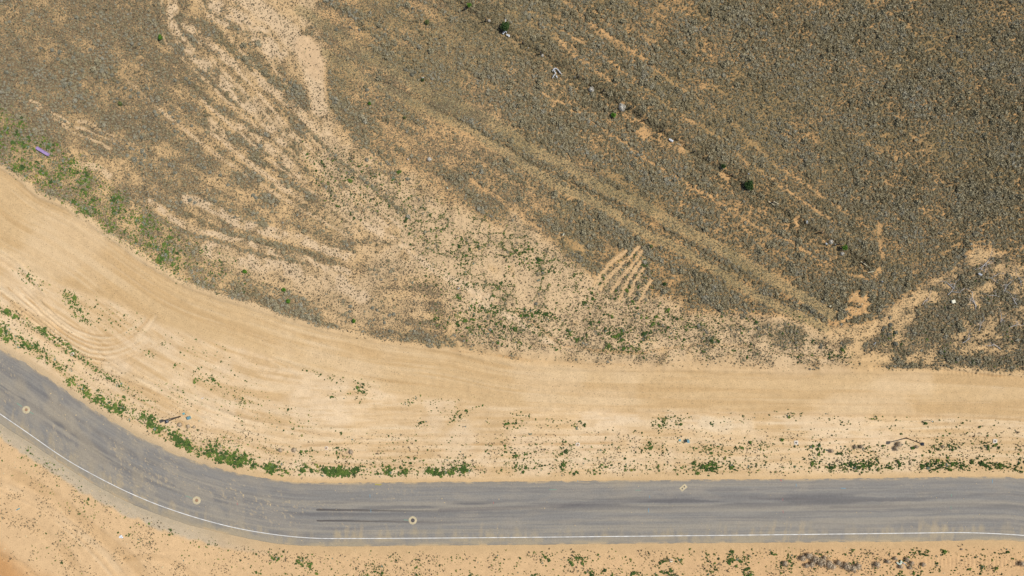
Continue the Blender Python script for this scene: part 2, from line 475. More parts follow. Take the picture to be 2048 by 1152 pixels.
# weeds in the graded lot
for e, k in [((152, 612, 38, 14, 50), .85), ((165, 635, 22, 9, 40), .95), ((200, 622, 50, 22, 20), .28), ((65, 556, 32, 12, 30), .5), ((240, 645, 40, 22, 10), .25),
             ((300, 708, 14, 7, 20), .55), ((330, 690, 8, 5, 0), .5), ((428, 762, 18, 8, 38), .9), ((395, 750, 10, 16, 0), .5), ((357, 735, 10, 10, 0), .4),
             ((480, 800, 28, 10, 20), .6), ((640, 745, 45, 9, 18), .55), ((720, 765, 35, 10, 12), .4), ((725, 778, 12, 9, 30), .8), ((700, 790, 60, 12, 5), .2),
             ((830, 800, 30, 8, -15), .5), ((900, 810, 60, 20, 0), .22), ((915, 835, 14, 15, 60), .55), ((976, 842, 4, 9, 0), .9), ((1008, 848, 12, 8, 0), .6),
             ((845, 846, 14, 7, 0), .6), ((1045, 840, 30, 16, 0), .35), ((1155, 850, 12, 7, 0), .8), ((1335, 845, 34, 14, -5), .6), ((1110, 845, 40, 10, 0), .3),
             ((470, 790, 60, 45, 35), .16), ((560, 830, 70, 30, 10), .16), ((400, 700, 60, 20, 20), .12), ((360, 790, 40, 14, 25), .22),
             ((1480, 840, 60, 12, 0), .25), ((1700, 840, 110, 10, 0), .16), ((1570, 830, 40, 12, 0), .3), ((1750, 836, 6, 7, 0), .9), ((1930, 845, 90, 10, 0), .16),
             ((1690, 845, 10, 6, 0), .6), ((1655, 836, 8, 8, 0), .5), ((1780, 853, 12, 4, 0), .6), ((770, 880, 200, 18, 4), .10), ((1400, 770, 1, 1, 0), 0)]:
    addmax(green, ell(*e, .6, .5), k)
# verge above the road
curve = ss(520, 420, PX)
mid_r = ss(420, 470, PX) * ss(1010, 900, PX)
east = ss(960, 1040, PX)
verge = curve * (np.exp(-((dT - 28 - 6 * np.sin(PX / 37.)) / 11) ** 2) * (.75 + .6 * clump) + np.exp(-((dT - 45) / 10) ** 2) * .25 + np.exp(-((dT - 70) / 7) ** 2) * 1.1 * ss(330, 240, PX))
verge += mid_r * (np.exp(-((dT - 21) / 9) ** 2) * (.85 + .5 * clump) + np.exp(-((dT - 38) / 12) ** 2) * .34 + np.exp(-((dT - 62) / 12) ** 2) * .42 * ss(860, 600, PX))
verge += east * (np.exp(-((dT - 25) / 13) ** 2) * 1.0 + np.exp(-((dT - 60) / 16) ** 2) * .55)
verge *= ss(7, 13, dT) * (0.34 + .85 * clump2 + .45 * curve + .15 * mid_r)
addmax(green, verge)
addmax(green, ss(50, 60, dT) * ss(115, 85, dT) * .10 * east)
below = np.exp(-((dB - 30) / 16) ** 2) * .42 + np.exp(-((dB - 60) / 12) ** 2) * .40
below *= ss(8, 16, dB) * (0.36 + 1.9 * clump2 * clump) * (0.5 + 0.5 * ss(420, 560, PX))
addmax(green, below)
addmax(green, ell(90, 925, 60, 14, 35, .6, .5) * .30)
addmax(green, ell(110, 1105, 60, 30, 20, .6, .6) * .12)
addmax(green, scr * .40)
add_rough = rough * ss(.5, .68, n_mid) * .25
addmax(green, add_rough)
green *= 1 - 0.95 * bare
green *= (1 - m_corr * 0.985) * ss(4, 10, np.maximum(dT, dB)) * (1 - .8 * patch)
green *= .25 + .75 * fade
for ex, ey in ((329, 843), (345, 838), (1843, 890), (1828, 883), (1776, 885), (1795, 881)):      # the lamps stand on cleared sand
    green *= 1 - ell(ex, ey, 12, 10)

# ------------------------------------------------------------------ tyre tracks and windrows: (line, width, height, colour shift)
hgt = (fbm(PX, PY, 420, 2, 2) - .5) * 0.5
hgt += (n_fine - .5) * (0.035 + 0.10 * m_field)
hgt += (n_mid - .5) * (0.05 + 0.12 * m_field)
shade = np.zeros(PX.shape)                                          # + paler, - browner earth
tracks = [
    ([(32, 576), (75, 621), (125, 676), (162, 696), (200, 705), (237, 698), (270, 683), (295, 658), (312, 633)], 3.5, -.05, .5),
    ([(40, 576), (85, 621), (130, 668), (165, 686), (200, 693), (237, 688), (265, 673), (288, 650), (302, 630)], 3.0, -.04, -.35),
    ([(50, 576), (112, 638), (150, 663), (187, 676), (225, 678), (262, 661), (290, 636)], 3.5, -.05, .45),
    ([(45, 585), (105, 645), (145, 672), (187, 683), (225, 684), (266, 666), (296, 640)], 3.0, -.04, -.3),
    ([(0, 588), (75, 646), (140, 698), (175, 716), (212, 723), (250, 716), (300, 688)], 5, -.05, -.4),
    ([(0, 575), (70, 633), (132, 686), (170, 706), (212, 714), (250, 706), (300, 676)], 3.5, -.05, .5),
    ([(-60, 560), (40, 625), (140, 696), (225, 736), (325, 776), (425, 801), (512, 816), (620, 850), (760, 872), (900, 880)], 6, -.04, .45),
    ([(-60, 580), (40, 645), (140, 712), (225, 752), (325, 792), (425, 822), (512, 842), (620, 866), (760, 882), (1024, 888), (1300, 882)], 5, -.05, -.35),
    ([(230, 742), (290, 770), (380, 800), (480, 838), (560, 862), (700, 884), (900, 893)], 6, -.04, .35),
    ([(258, 732), (300, 700), (318, 690)], 4, -.03, -.35), ([(255, 736), (275, 716), (290, 700)], 4, -.03, -.35),
    ([(0, 500), (30, 520), (55, 545), (90, 590)], 4, .05, .5), ([(0, 520), (40, 545), (80, 580)], 4, -.04, -.4),
    ([(205, 470), (235, 475), (270, 495), (300, 515), (310, 530)], 4, -.05, .55), ([(215, 480), (250, 487), (285, 510)], 3, .04, .3),
    ([(512, 690), (600, 708), (700, 730), (820, 752), (930, 775), (1024, 790)], 6, -.02, -.2),
    ([(545, 712), (620, 735), (700, 758), (760, 772)], 4, .05, .4), ([(540, 720), (600, 750), (560, 740)], 8, .03, .4),
    ([(540, 716), (575, 735)], 2.5, -.04, -.5), ([(512, 728), (560, 742), (590, 750)], 4, -.04, -.4),
    ([(900, 622), (940, 632), (972, 655), (988, 680), (995, 702)], 3.5, -.06, -.55), ([(905, 630), (935, 640), (962, 660), (978, 685)], 3, -.05, -.35),
    ([(1024, 616), (1060, 640), (1085, 660), (1120, 685), (1180, 700), (1260, 706), (1330, 698), (1400, 690), (1500, 692)], 5, -.06, -.5),
    ([(1060, 690), (1140, 694), (1200, 700), (1290, 706)], 3.5, -.05, -.55), ([(1000, 712), (1060, 720), (1150, 727), (1250, 730)], 3, -.05, -.4),
    ([(900, 700), (950, 706), (1000, 712), (1060, 722)], 3, -.05, -.45),
    ([(1360, 733), (1500, 736), (1650, 735), (1800, 738)], 3, -.06, -.35), ([(1540, 706), (1620, 712), (1750, 730), (1860, 738), (1960, 748), (2060, 755)], 3.5, -.06, -.45),
    ([(1590, 729), (1700, 732), (1800, 735), (1900, 742), (2060, 760)], 2.5, -.06, -.5),
    ([(1200, 825), (1320, 826), (1450, 828), (1600, 829), (1750, 832), (1900, 834), (2048, 840)], 3.5, -.06, -.4),
    ([(900, 846), (1024, 862), (1150, 860), (1300, 858)], 5, .03, .35),
    ([(1400, 880), (1600, 872), (1800, 868), (2048, 870)], 6, .03, .25),
    ([(1840, 845), (1930, 852), (2048, 860)], 4, -.04, -.35), ([(1390, 868), (1420, 880), (1440, 890)], 5, .05, .4),
    ([(1380, 850), (1400, 862), (1420, 870)], 6, .05, .5), ([(1395, 835), (1440, 845), (1500, 850)], 12, .04, .5),
    ([(0, 940), (60, 965), (120, 1005), (180, 1055), (260, 1120), (300, 1170)], 15, -.05, -.45),
    ([(0, 968), (70, 1000), (140, 1050), (210, 1110), (250, 1160)], 9, -.05, .35),
    ([(-20, 1020), (60, 1050), (130, 1105), (160, 1160)], 14, -.05, -.45), ([(0, 985), (80, 1020), (160, 1085), (220, 1150)], 4, -.04, .35),
    ([(250, 1118), (300, 1114), (350, 1128), (390, 1155)], 8, -.05, -.3), ([(-20, 1105), (40, 1125), (80, 1160)], 6, -.05, -.6),
    ([(700, 412), (780, 470), (880, 540), (980, 602)], 4, -.05, -.15), ([(1170, 636), (1185, 610), (1190, 585)], 3, -.05, -.35),
    ([(1180, 640), (1198, 618), (1203, 590)], 3, -.05, -.3),
]
inner = resample(catmull([(62, 576), (118, 630), (155, 655), (190, 667), (225, 668), (258, 652), (282, 628)], 6), 24)
outer = resample(catmull([(-30, 575), (65, 648), (135, 704), (175, 724), (215, 732), (258, 722), (320, 690)], 6), 24)
for i_ in range(13):
    t_ = (i_ + .5) / 13
    L_ = inner * (1 - t_) + outer * t_
    tracks.append((L_[rng.integers(0, 6):24 - rng.integers(0, 6):2], 2.0, -.05 if i_ % 2 else .05, .75 if i_ % 2 else -.75))
for k_, (xa, xb) in enumerate([(230, 900), (420, 1340), (300, 800), (600, 1340), (150, 520), (700, 1300), (1380, 2100), (1420, 2100), (1500, 2100)]):
    off = [108, 62, 84, 74, 96, 92, 98, 78, 112][k_]
    idx = np.linspace(0, len(rt) - 1, 400).astype(int)
    L_ = rt[idx]
    L_ = L_[(L_[:, 0] > xa) & (L_[:, 0] < xb)] + np.array([0, -off])
    if L_[0, 0] < 480:
        L_[:, 0] += .35 * off * ss(560, 300, L_[:, 0])
    tracks.append((L_[::6], 2.6, -.05, -.6 if k_ % 2 else .7))
for k_, (off, xa, xb) in enumerate([(14, -100, 900), (22, 300, 1500), (30, -100, 700), (38, 900, 2100), (46, 100, 1300), (18, 1300, 2100), (55, 400, 2100), (62, 1500, 2150), (26, 1700, 2150), (70, 700, 1500)]):
    L_ = up_c[(up_c[:, 0] > xa) & (up_c[:, 0] < xb)] + np.array([-.25 * off * (1 if xa < 300 else 0), off * 1.1])
    tracks.append((L_[::3], 1.8 + .5 * (k_ % 3), -.03, -.34 if k_ % 2 else .26))
for p, w, h, c in tracks:
    L_ = line(p, w, wob=1.0)
    hgt += L_ * h * 1.3
    shade += L_ * c
shade *= .25 + .85 * ss(.36, .62, fbm(PX, PY, 48, 3, 9))
hgt -= .22 * m_ditch + .20 * m_fdark
hgt += (n_flow2 - .5) * .05 * ss(5, 40, dT) * (1 - m_field)
# windrow left by the grader along the upper edge of the strip, and the ridge behind the verge
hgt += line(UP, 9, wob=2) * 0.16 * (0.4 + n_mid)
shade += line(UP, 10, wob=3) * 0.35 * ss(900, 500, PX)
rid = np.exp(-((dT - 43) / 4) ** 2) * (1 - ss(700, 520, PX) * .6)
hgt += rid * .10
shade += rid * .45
hgt += ell(1718, 597, 22, 14) * .20 + ell(1152, 492, 18, 9, 25) * .12 + ell(1958, 500, 30, 24, -30) * .3 + ell(622, 118, 30, 48, -28) * .08
hgt += np.clip(1 - np.abs(vor) / 3.0, 0, 1) * -0.05 * q1
hgt += (fbm(PX, PY, 6, 2, 4) - .5) * .25 * np.clip(ell(1718, 597, 22, 14) + ell(1712, 622, 24, 11), 0, 1)
# corrugated dozer marks across the southern bank
for (bx, by, bw) in [(1560, 1098, 90), (1950, 1125, 130), (1890, 733, 40), (1960, 748, 60), (1770, 708, 40)]:
    hgt += ell(bx, by, bw, 9 if by > 900 else 5, 2) * .06 * np.sin(PX / 8.0 * 2 * math.pi)
roadflat = 1 - ss(2, 26, np.maximum(dT, dB))
hgt = hgt * (1 - roadflat) - 0.07 * (1 - ss(-6, 1, np.maximum(dT, dB)))

# ------------------------------------------------------------------ earth colour (albedo), per ground vertex
C = np.empty(PX.shape + (3,))
C[:] = alb(229, 196, 150)


def blend(mask, rgb, k=1.0):
    m = np.clip(mask * k, 0, 1)[..., None]
    C[:] = C * (1 - m) + alb(*rgb) * m


lot = ss(0, 20, dT) * (1 - m_field) * (1 - m_corr)
blend(lot, (236, 204, 160))
blend(lot * clump2, (228, 194, 146), .5)
blend(lot * ss(500, 1500, PX), (228, 194, 146), .55)
blend(lot * ss(.50, .72, n_flow), (214, 178, 128), .7)
blend(lot * ss(.46, .28, n_flow), (241, 213, 172), .55)
blend(ell(1440, 848, 60, 16, 3, .5, .4) * lot, (243, 217, 178), .9)
blend(ell(1240, 838, 40, 9, 3, .5, .4), (240, 213, 175), .8)
blend(ell(1075, 765, 90, 22, 12, .6, .4), (234, 204, 160), .8)
blend(lot * ss(.5, .68, n_size), (243, 215, 176), .55)
blend(lot * ss(.6, .75, n_flow2), (216, 181, 132), .4)
blend(m_below, (228, 190, 142))
blend(m_below * ss(700, 200, PX), (233, 196, 148), .7)
blend(m_below * ss(1000, 1700, PX), (222, 180, 130), .7)
blend(m_corr, (224, 190, 141))
blend(m_corr * ss(.42, .68, n_corr), (213, 177, 127), .8)
blend(m_corr * ss(.58, .40, n_corr) * ss(.4, .6, n_big), (232, 202, 158), .5)
blend(m_corr * ss(.52, .70, n_big), (230, 199, 155), .6)
blend(m_field, (230, 192, 139))
blend(m_field * nw, (212, 176, 126), .6)
blend(m_field * ss(.46, .66, n_mid), (216, 178, 128), .6)
blend(m_pale, (228, 196, 152), .95)
blend(pale_bands * m_field, (234, 205, 166), .8)
blend(patch, (229, 195, 152))
blend(m_sage, (228, 184, 128), .8)
blend(m_sage * ss(1000, 1300, PX), (228, 176, 114), .7)
blend(np.clip(bare * m_sage, 0, 1), (224, 178, 122), .9)
for s_ in strips:
    blend(line(s_, 5.5, wob=1.2), (226, 188, 138), .9)
lit_ = np.clip(sage, 0, 1) ** 1.3 * m_field
gapn = fbm(PX, PY, 7, 2, 3)
blend(lit_ * (1 - ss(.54, .66, gapn)), (132, 116, 84), .9)
blend(lit_, (150, 126, 88), .35)
blend(m_grass, (192, 168, 120), .95)
blend(m_sage * ss(.50, .66, n_big2), (150, 132, 88), .4)
blend(corner, (205, 150, 92), .8)
blend(np.clip(-shade, 0, 1), (203, 164, 114), .75)
blend(np.clip(shade, 0, 1), (240, 214, 174), .75)
# gravel shoulder
shl = np.exp(-(np.maximum(dB - 2, 0) / 17.0) ** 2) * ss(-8, 0, dB)
shn = (fbm(PX, PY, 20, 3, 7) - .5) * 16
blend(ss(30, 22, dB + shn) * ss(-8, 0, dB) * ss(600, 360, PX), (203, 186, 158), .9)
blend(ss(12, 6, dB + shn * .4) * ss(-8, 0, dB) * ss(620, 250, PX), (192, 176, 148), .7)
blend(shl * ss(250, 620, PX), (207, 176, 130), .6)
shu = np.exp(-(np.maximum(dT - 1, 0) / 9.0) ** 2) * ss(-8, 0, dT)
blend(shu * ss(560, 380, PX), (206, 181, 144), .8)
blend(shu * ss(380, 560, PX), (218, 183, 132), .6)
C *= (1 + (n_big - .5) * .10 + (n_fine - .5) * .12)[..., None]
C *= (1 + (n_hor - .5) * .10 * lot)[..., None]
C = np.clip(C, 0.01, 0.9)
grit = m_field * np.clip(.56 + .16 * nw + (n_mid - .5) * .9 + (n_west - .5) * (.35 + .5 * ss(260, 420, PX)), .36, .95) * (1 - .75 * m_pale) * (1 - .55 * bare) * (1 - .35 * m_sage * ss(900, 1300, PX))
grit = np.maximum(grit, (.34 + .3 * (n_mid - .5)) * m_pale * m_field)
grit = np.maximum(grit, (.34 + .20 * ss(1200, 900, PX)) * m_sage * (1 - .7 * bare))
grit *= (1 - patch) * (1 - m_corr) * (1 - .8 * pale_bands)
grit *= fade
grit = np.maximum(grit, .05 + .05 * m_corr)

# ------------------------------------------------------------------ materials


def mat(name, base, rough=0.9, spec=0.2, var=0.0, scale=3.0, metal=0.0, bump=0.0):
    m = bpy.data.materials.new(name)
    m.use_nodes = True
    nt = m.node_tree
    b = nt.nodes['Principled BSDF']
    b.inputs['Roughness'].default_value = rough
    b.inputs['Specular IOR Level'].default_value = spec
    b.inputs['Metallic'].default_value = metal
    base = list(base)[:3]
    if var > 0 or bump > 0:
        tc = nt.nodes.new('ShaderNodeTexCoord')
        nz = nt.nodes.new('ShaderNodeTexNoise')
        nz.inputs['Scale'].default_value = scale
        nz.inputs['Detail'].default_value = 5
        nt.links.new(tc.outputs['Object'], nz.inputs['Vector'])
        rp = nt.nodes.new('ShaderNodeValToRGB')
        rp.color_ramp.elements[0].position = 0.3
        rp.color_ramp.elements[1].position = 0.7
        rp.color_ramp.elements[0].color = [c * (1 - var) for c in base] + [1]
        rp.color_ramp.elements[1].color = [min(1, c * (1 + var)) for c in base] + [1]
        nt.links.new(nz.outputs['Fac'], rp.inputs[0])
        nt.links.new(rp.outputs[0], b.inputs['Base Color'])
        if bump > 0:
            bp = nt.nodes.new('ShaderNodeBump')
            bp.inputs['Distance'].default_value = bump
            nt.links.new(nz.outputs['Fac'], bp.inputs['Height'])
            nt.links.new(bp.outputs[0], b.inputs['Normal'])
    else:
        b.inputs['Base Color'].default_value = base + [1]
    return m


def ramp_mat(name, stops, rough=0.9, attr='tint', trans=0.0):
    """plant colour: one value for each instance (attribute tint, or the object's own random number)"""
    m = bpy.data.materials.new(name)
    m.use_nodes = True
    nt = m.node_tree
    b = nt.nodes['Principled BSDF']
    b.inputs['Roughness'].default_value = rough
    b.inputs['Specular IOR Level'].default_value = 0.15
    if attr:
        a = nt.nodes.new('ShaderNodeAttribute')
        a.attribute_type = 'INSTANCER'
        a.attribute_name = attr
        out = a.outputs['Fac']
    else:
        a = nt.nodes.new('ShaderNodeObjectInfo')
        out = a.outputs['Random']
    rp = nt.nodes.new('ShaderNodeValToRGB')
    while len(rp.color_ramp.elements) < len(stops):
        rp.color_ramp.elements.new(0.5)
    for e, (p, c) in zip(rp.color_ramp.elements, stops):
        e.position = p
        e.color = list(c) + [1]
    nt.links.new(out, rp.inputs[0])
    tc = nt.nodes.new('ShaderNodeTexCoord')
    nz = nt.nodes.new('ShaderNodeTexNoise')
    nz.inputs['Scale'].default_value = 6.0
    nt.links.new(tc.outputs['Object'], nz.inputs['Vector'])
    mp = nt.nodes.new('ShaderNodeMapRange')
    mp.inputs['From Min'].default_value = 0.3
    mp.inputs['From Max'].default_value = 0.7
    mp.inputs['To Min'].default_value = 0.75
    mp.inputs['To Max'].default_value = 1.25
    nt.links.new(nz.outputs['Fac'], mp.inputs['Value'])
    mx = nt.nodes.new('ShaderNodeVectorMath')
    mx.operation = 'SCALE'
    nt.links.new(rp.outputs[0], mx.inputs[0])
    nt.links.new(mp.outputs[0], mx.inputs['Scale'])
    nt.links.new(mx.outputs[0], b.inputs['Base Color'])
    return m


def earth_mat():
    m = bpy.data.materials.new('earth')
    m.use_nodes = True
    nt = m.node_tree
    b = nt.nodes['Principled BSDF']
    b.inputs['Roughness'].default_value = 0.95
    b.inputs['Specular IOR Level'].default_value = 0.1
    at = nt.nodes.new('ShaderNodeAttribute')
    at.attribute_name = 'soil'
    geo = nt.nodes.new('ShaderNodeNewGeometry')

    def noise(sc, det, rough=0.6):
        n = nt.nodes.new('ShaderNodeTexNoise')
        n.inputs['Scale'].default_value = sc
        n.inputs['Detail'].default_value = det
        n.inputs['Roughness'].default_value = rough
        nt.links.new(geo.outputs['Position'], n.inputs['Vector'])
        return n
    n1 = noise(0.9, 4); n2 = noise(6.0, 4, 0.7)
    cur = at.outputs['Color']
    for n, a in ((n1, 0.06), (n2, 0.16)):
        mp = nt.nodes.new('ShaderNodeMapRange')
        mp.inputs['From Min'].default_value = 0.3
        mp.inputs['From Max'].default_value = 0.7
        mp.inputs['To Min'].default_value = 1 - a
        mp.inputs['To Max'].default_value = 1 + a
        nt.links.new(n.outputs['Fac'], mp.inputs['Value'])
        v = nt.nodes.new('ShaderNodeVectorMath')
        v.operation = 'SCALE'
        nt.links.new(cur, v.inputs[0])
        nt.links.new(mp.outputs[0], v.inputs['Scale'])
        cur = v.outputs[0]
    ga = nt.nodes.new('ShaderNodeAttribute')
    ga.attribute_name = 'grit'
    n3 = noise(5.5, 2, 0.6)
    sub = nt.nodes.new('ShaderNodeMath'); sub.operation = 'MULTIPLY_ADD'      # threshold moves with the amount of litter
    sub.inputs[1].default_value = 0.34
    sub.inputs[2].default_value = -0.67
    nt.links.new(ga.outputs['Fac'], sub.inputs[0])
    ad = nt.nodes.new('ShaderNodeMath'); ad.operation = 'ADD'
    nt.links.new(sub.outputs[0], ad.inputs[0])
    nt.links.new(n3.outputs['Fac'], ad.inputs[1])
    mm = nt.nodes.new('ShaderNodeMapRange')
    mm.inputs['From Min'].default_value = 0.0
    mm.inputs['From Max'].default_value = 0.07
    mm.inputs['To Max'].default_value = 0.85
    nt.links.new(ad.outputs[0], mm.inputs['Value'])
    mix = nt.nodes.new('ShaderNodeMix'); mix.data_type = 'RGBA'
    nt.links.new(mm.outputs[0], mix.inputs['Factor'])
    nt.links.new(cur, mix.inputs[6])
    mix.inputs[7].default_value = list(alb(122, 108, 86)) + [1]
    nt.links.new(mix.outputs[2], b.inputs['Base Color'])
    bp = nt.nodes.new('ShaderNodeBump')
    bp.inputs['Distance'].default_value = 0.03
    bp.inputs['Strength'].default_value = 0.5
    nt.links.new(n2.outputs['Fac'], bp.inputs['Height'])
    nt.links.new(bp.outputs[0], b.inputs['Normal'])
    return m


def asphalt_mat():
    m = bpy.data.materials.new('asphalt')
    m.use_nodes = True
    nt = m.node_tree
    b = nt.nodes['Principled BSDF']
    b.inputs['Roughness'].default_value = 0.85
    b.inputs['Specular IOR Level'].default_value = 0.25
    at = nt.nodes.new('ShaderNodeAttribute')
    at.attribute_name = 'soil'
    geo = nt.nodes.new('ShaderNodeNewGeometry')
    n = nt.nodes.new('ShaderNodeTexNoise')
    n.inputs['Scale'].default_value = 7.0
    n.inputs['Detail'].default_value = 5
    n.inputs['Roughness'].default_value = 0.75
    nt.links.new(geo.outputs['Position'], n.inputs['Vector'])
    mp = nt.nodes.new('ShaderNodeMapRange')
    mp.inputs['From Min'].default_value = 0.3
    mp.inputs['From Max'].default_value = 0.7
    mp.inputs['To Min'].default_value = 0.80
    mp.inputs['To Max'].default_value = 1.20
    nt.links.new(n.outputs['Fac'], mp.inputs['Value'])
    v = nt.nodes.new('ShaderNodeVectorMath')
    v.operation = 'SCALE'
    nt.links.new(at.outputs['Color'], v.inputs[0])
    nt.links.new(mp.outputs[0], v.inputs['Scale'])
    nt.links.new(v.outputs[0], b.inputs['Base Color'])
    return m


MT = {}
MT['earth'] = earth_mat()
MT['asphalt'] = asphalt_mat()
MT['line'] = mat('road_paint', (0.60, 0.585, 0.55), 0.7, .3, .28, 1.2)
MT['concrete'] = mat('concrete', alb(214, 197, 160), 0.9, .2, .18, 3.0)
MT['concrete_pale'] = mat('pale_concrete', alb(236, 222, 200), 0.9, .2, .12, 6.0)
MT['iron'] = mat('cast_iron', (0.12, 0.105, 0.10), 0.6, .4, .3, 8.0, .5)
MT['dusty_lid'] = mat('dusty_lid', alb(176, 140, 108), 0.8, .3, .2, 8.0)
MT['black_metal'] = mat('black_metal', (0.018, 0.017, 0.018), 0.45, .5, .2, 6.0)
MT['lamp_cap'] = mat('lamp_cap', (0.05, 0.055, 0.065), 0.22, .6, .1, 6.0, .6)
MT['glass'] = mat('lamp_glass', (0.10, 0.12, 0.15), 0.15, .6, .05, 6.0)
MT['teal'] = mat('teal_plastic', alb(120, 178, 180), 0.5, .4, .1, 6.0)
MT['teal_dark'] = mat('grey_teal_steel', alb(116, 162, 172), 0.5, .4, .1, 6.0)
MT['purple'] = mat('lilac_plastic', alb(180, 154, 200), 0.6, .3, .12, 3.0)
MT['white'] = mat('white_plastic', (0.62, 0.63, 0.64), 0.5, .4, .08, 5.0)
MT['cream'] = mat('cream_foam', (0.70, 0.66, 0.50), 0.8, .2, .08, 5.0)
MT['mint'] = mat('pale_green_plastic', (0.66, 0.72, 0.60), 0.5, .4, .15, 5.0)
MT['wood'] = mat('weathered_wood', (0.10, 0.085, 0.07), 0.9, .2, .35, 6.0)
MT['pale_wood'] = mat('bleached_wood', (0.52, 0.45, 0.30), 0.9, .2, .2, 6.0)
MT['wire'] = mat('rusty_wire', (0.10, 0.07, 0.05), 0.7, .3, .3, 9.0)
MT['chalk_blue'] = mat('blue_marking_paint', alb(118, 168, 190), 0.9, .2, .1, 9.0)
MT['chalk_pink'] = mat('pink_marking_paint', alb(196, 128, 120), 0.9, .2, .1, 9.0)
MT['chalk_green'] = mat('green_marking_paint', alb(132, 172, 150), 0.9, .2, .1, 9.0)
MT['chalk_yellow'] = mat('yellow_marking_paint', alb(180, 166, 92), 0.9, .2, .1, 9.0)
MT['clod'] = mat('sandy_clod', alb(226, 200, 156), 0.95, .1, .1, 9.0)

SAGE = [(0.0, (0.20, 0.168, 0.095)), (0.35, (0.31, 0.262, 0.155)), (0.7, (0.315, 0.278, 0.182)), (1.0, (0.32, 0.298, 0.222))]
MT['sage'] = ramp_mat('sage_leaf', SAGE)
MT['sage_o'] = ramp_mat('sage_leaf_single', [(0, (0.275, 0.236, 0.142)), (1, (0.325, 0.288, 0.185))], attr=None)
MT['grey_o'] = ramp_mat('grey_shrub_leaf', [(0, (0.24, 0.228, 0.165)), (1, (0.29, 0.275, 0.205))], attr=None)
DRY = [(0.0, (0.085, 0.070, 0.045)), (0.4, (0.17, 0.135, 0.085)), (0.75, (0.16, 0.15, 0.09)), (1.0, (0.30, 0.24, 0.15))]
MT['dry'] = ramp_mat('dry_speck', DRY)
GRS = [(0.0, (0.32, 0.275, 0.15)), (0.6, (0.41, 0.355, 0.20)), (1.0, (0.48, 0.41, 0.245))]
MT['grass'] = ramp_mat('dry_grass_blade', GRS)
GRN = [(0.0, (0.045, 0.080, 0.024)), (0.4, (0.082, 0.145, 0.032)), (0.62, (0.135, 0.215, 0.036)), (0.8, (0.19, 0.215, 0.05)), (0.93, (0.30, 0.26, 0.05)), (1.0, (0.22, 0.26, 0.19))]
MT['green'] = ramp_mat('weed_leaf', GRN)
MT['green_o'] = ramp_mat('weed_leaf_single', [(0, (0.05, 0.088, 0.026)), (.6, (0.095, 0.155, 0.034)), (1, (0.14, 0.20, 0.04))], attr=None)
MT['bush_dark'] = mat('bush_leaf_dark', (0.045, 0.085, 0.022), .8, .2, .4, 5.0)
MT['bush_bright'] = mat('bush_leaf_bright', (0.085, 0.19, 0.02), .8, .2, .35, 5.0)
MT['bush_olive'] = mat('bush_leaf_olive', (0.13, 0.15, 0.05), .8, .2, .35, 5.0)
MT['stem'] = mat('bush_stem', (0.12, 0.09, 0.06), .9, .2, .3, 8.0)
MT['twig'] = mat('tumbleweed_twig', (0.50, 0.40, 0.275), .9, .15, .3, 9.0)
MT['twig_grey'] = mat('grey_tumbleweed_twig', (0.62, 0.58, 0.50), .9, .15, .25, 9.0)
MT['dead'] = mat('dead_grey_wood', (0.46, 0.43, 0.40), .9, .15, .3, 9.0)


def mesh_from(name, V, F, material, smooth=False):
    me = bpy.data.meshes.new(name)
    me.from_pydata([tuple(v) for v in V], [], [tuple(f) for f in F])
    if material is not None:
        me.materials.append(material)
    if smooth:
        me.polygons.foreach_set('use_smooth', [True] * len(me.polygons))
    me.update()
    return me


def obj(name, me, parent=None, loc=(0, 0, 0), rot=(0, 0, 0), scale=(1, 1, 1)):
    o = bpy.data.objects.new(name, me)
    col.objects.link(o)
    o.parent = parent
    o.location = loc
    o.rotation_euler = rot
    o.scale = scale
    return o


def tag(o, label, cat, group=None, kind=None):
    o['label'] = label
    o['category'] = cat
    if group:
        o['group'] = group
    if kind:
        o['kind'] = kind
    return o


def grid_mesh(name, V, nx, ny, colors, material):
    """grid of nx by ny vertices, rows in y order, with an earth colour for each vertex"""
    me = bpy.data.meshes.new(name)
    n = nx * ny
    me.vertices.add(n)
    me.vertices.foreach_set('co', np.ascontiguousarray(V, dtype=np.float32).ravel())
    i, j = np.meshgrid(np.arange(nx - 1), np.arange(ny - 1))
    a = (j * nx + i).ravel()
    q = np.stack([a, a + nx, a + nx + 1, a + 1], 1).astype(np.int32)
    me.loops.add(q.size)
    me.loops.foreach_set('vertex_index', q.ravel())
    me.polygons.add(len(q))
    me.polygons.foreach_set('loop_start', np.arange(0, q.size, 4, dtype=np.int32))
    me.polygons.foreach_set('use_smooth', np.ones(len(q), dtype=bool))
    me.update(calc_edges=True)
    at = me.attributes.new('soil', 'FLOAT_COLOR', 'POINT')
    cc = np.ones((n, 4), dtype=np.float32)
    cc[:, :3] = colors.reshape(-1, 3)
    at.data.foreach_set('color', cc.ravel())
    me.materials.append(material)
    return me


# ------------------------------------------------------------------ ground: one sheet to the horizon, fine in view
ext = np.array([40, 120, 300, 700, 1600, 3600, 8000, 18000, 30000.0])
fx_ = np.concatenate([gx[0] - ext[::-1], gx, gx[-1] + ext])
fy_ = np.concatenate([gy[0] - ext[::-1], gy, gy[-1] + ext])
ne_ = len(ext)
pad = ((ne_, ne_), (ne_, ne_))
H = np.pad(hgt, pad, mode='edge')
CC = np.pad(C, pad + ((0, 0),), mode='edge')
GXX, GYY = np.meshgrid(fx_, fy_)
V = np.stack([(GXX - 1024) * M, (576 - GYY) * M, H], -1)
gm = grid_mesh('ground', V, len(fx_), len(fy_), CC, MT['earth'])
ga_ = gm.attributes.new('grit', 'FLOAT', 'POINT')
ga_.data.foreach_set('value', np.ascontiguousarray(np.pad(grit, pad, mode='edge'), dtype=np.float32).ravel())
ground = obj('ground', gm)
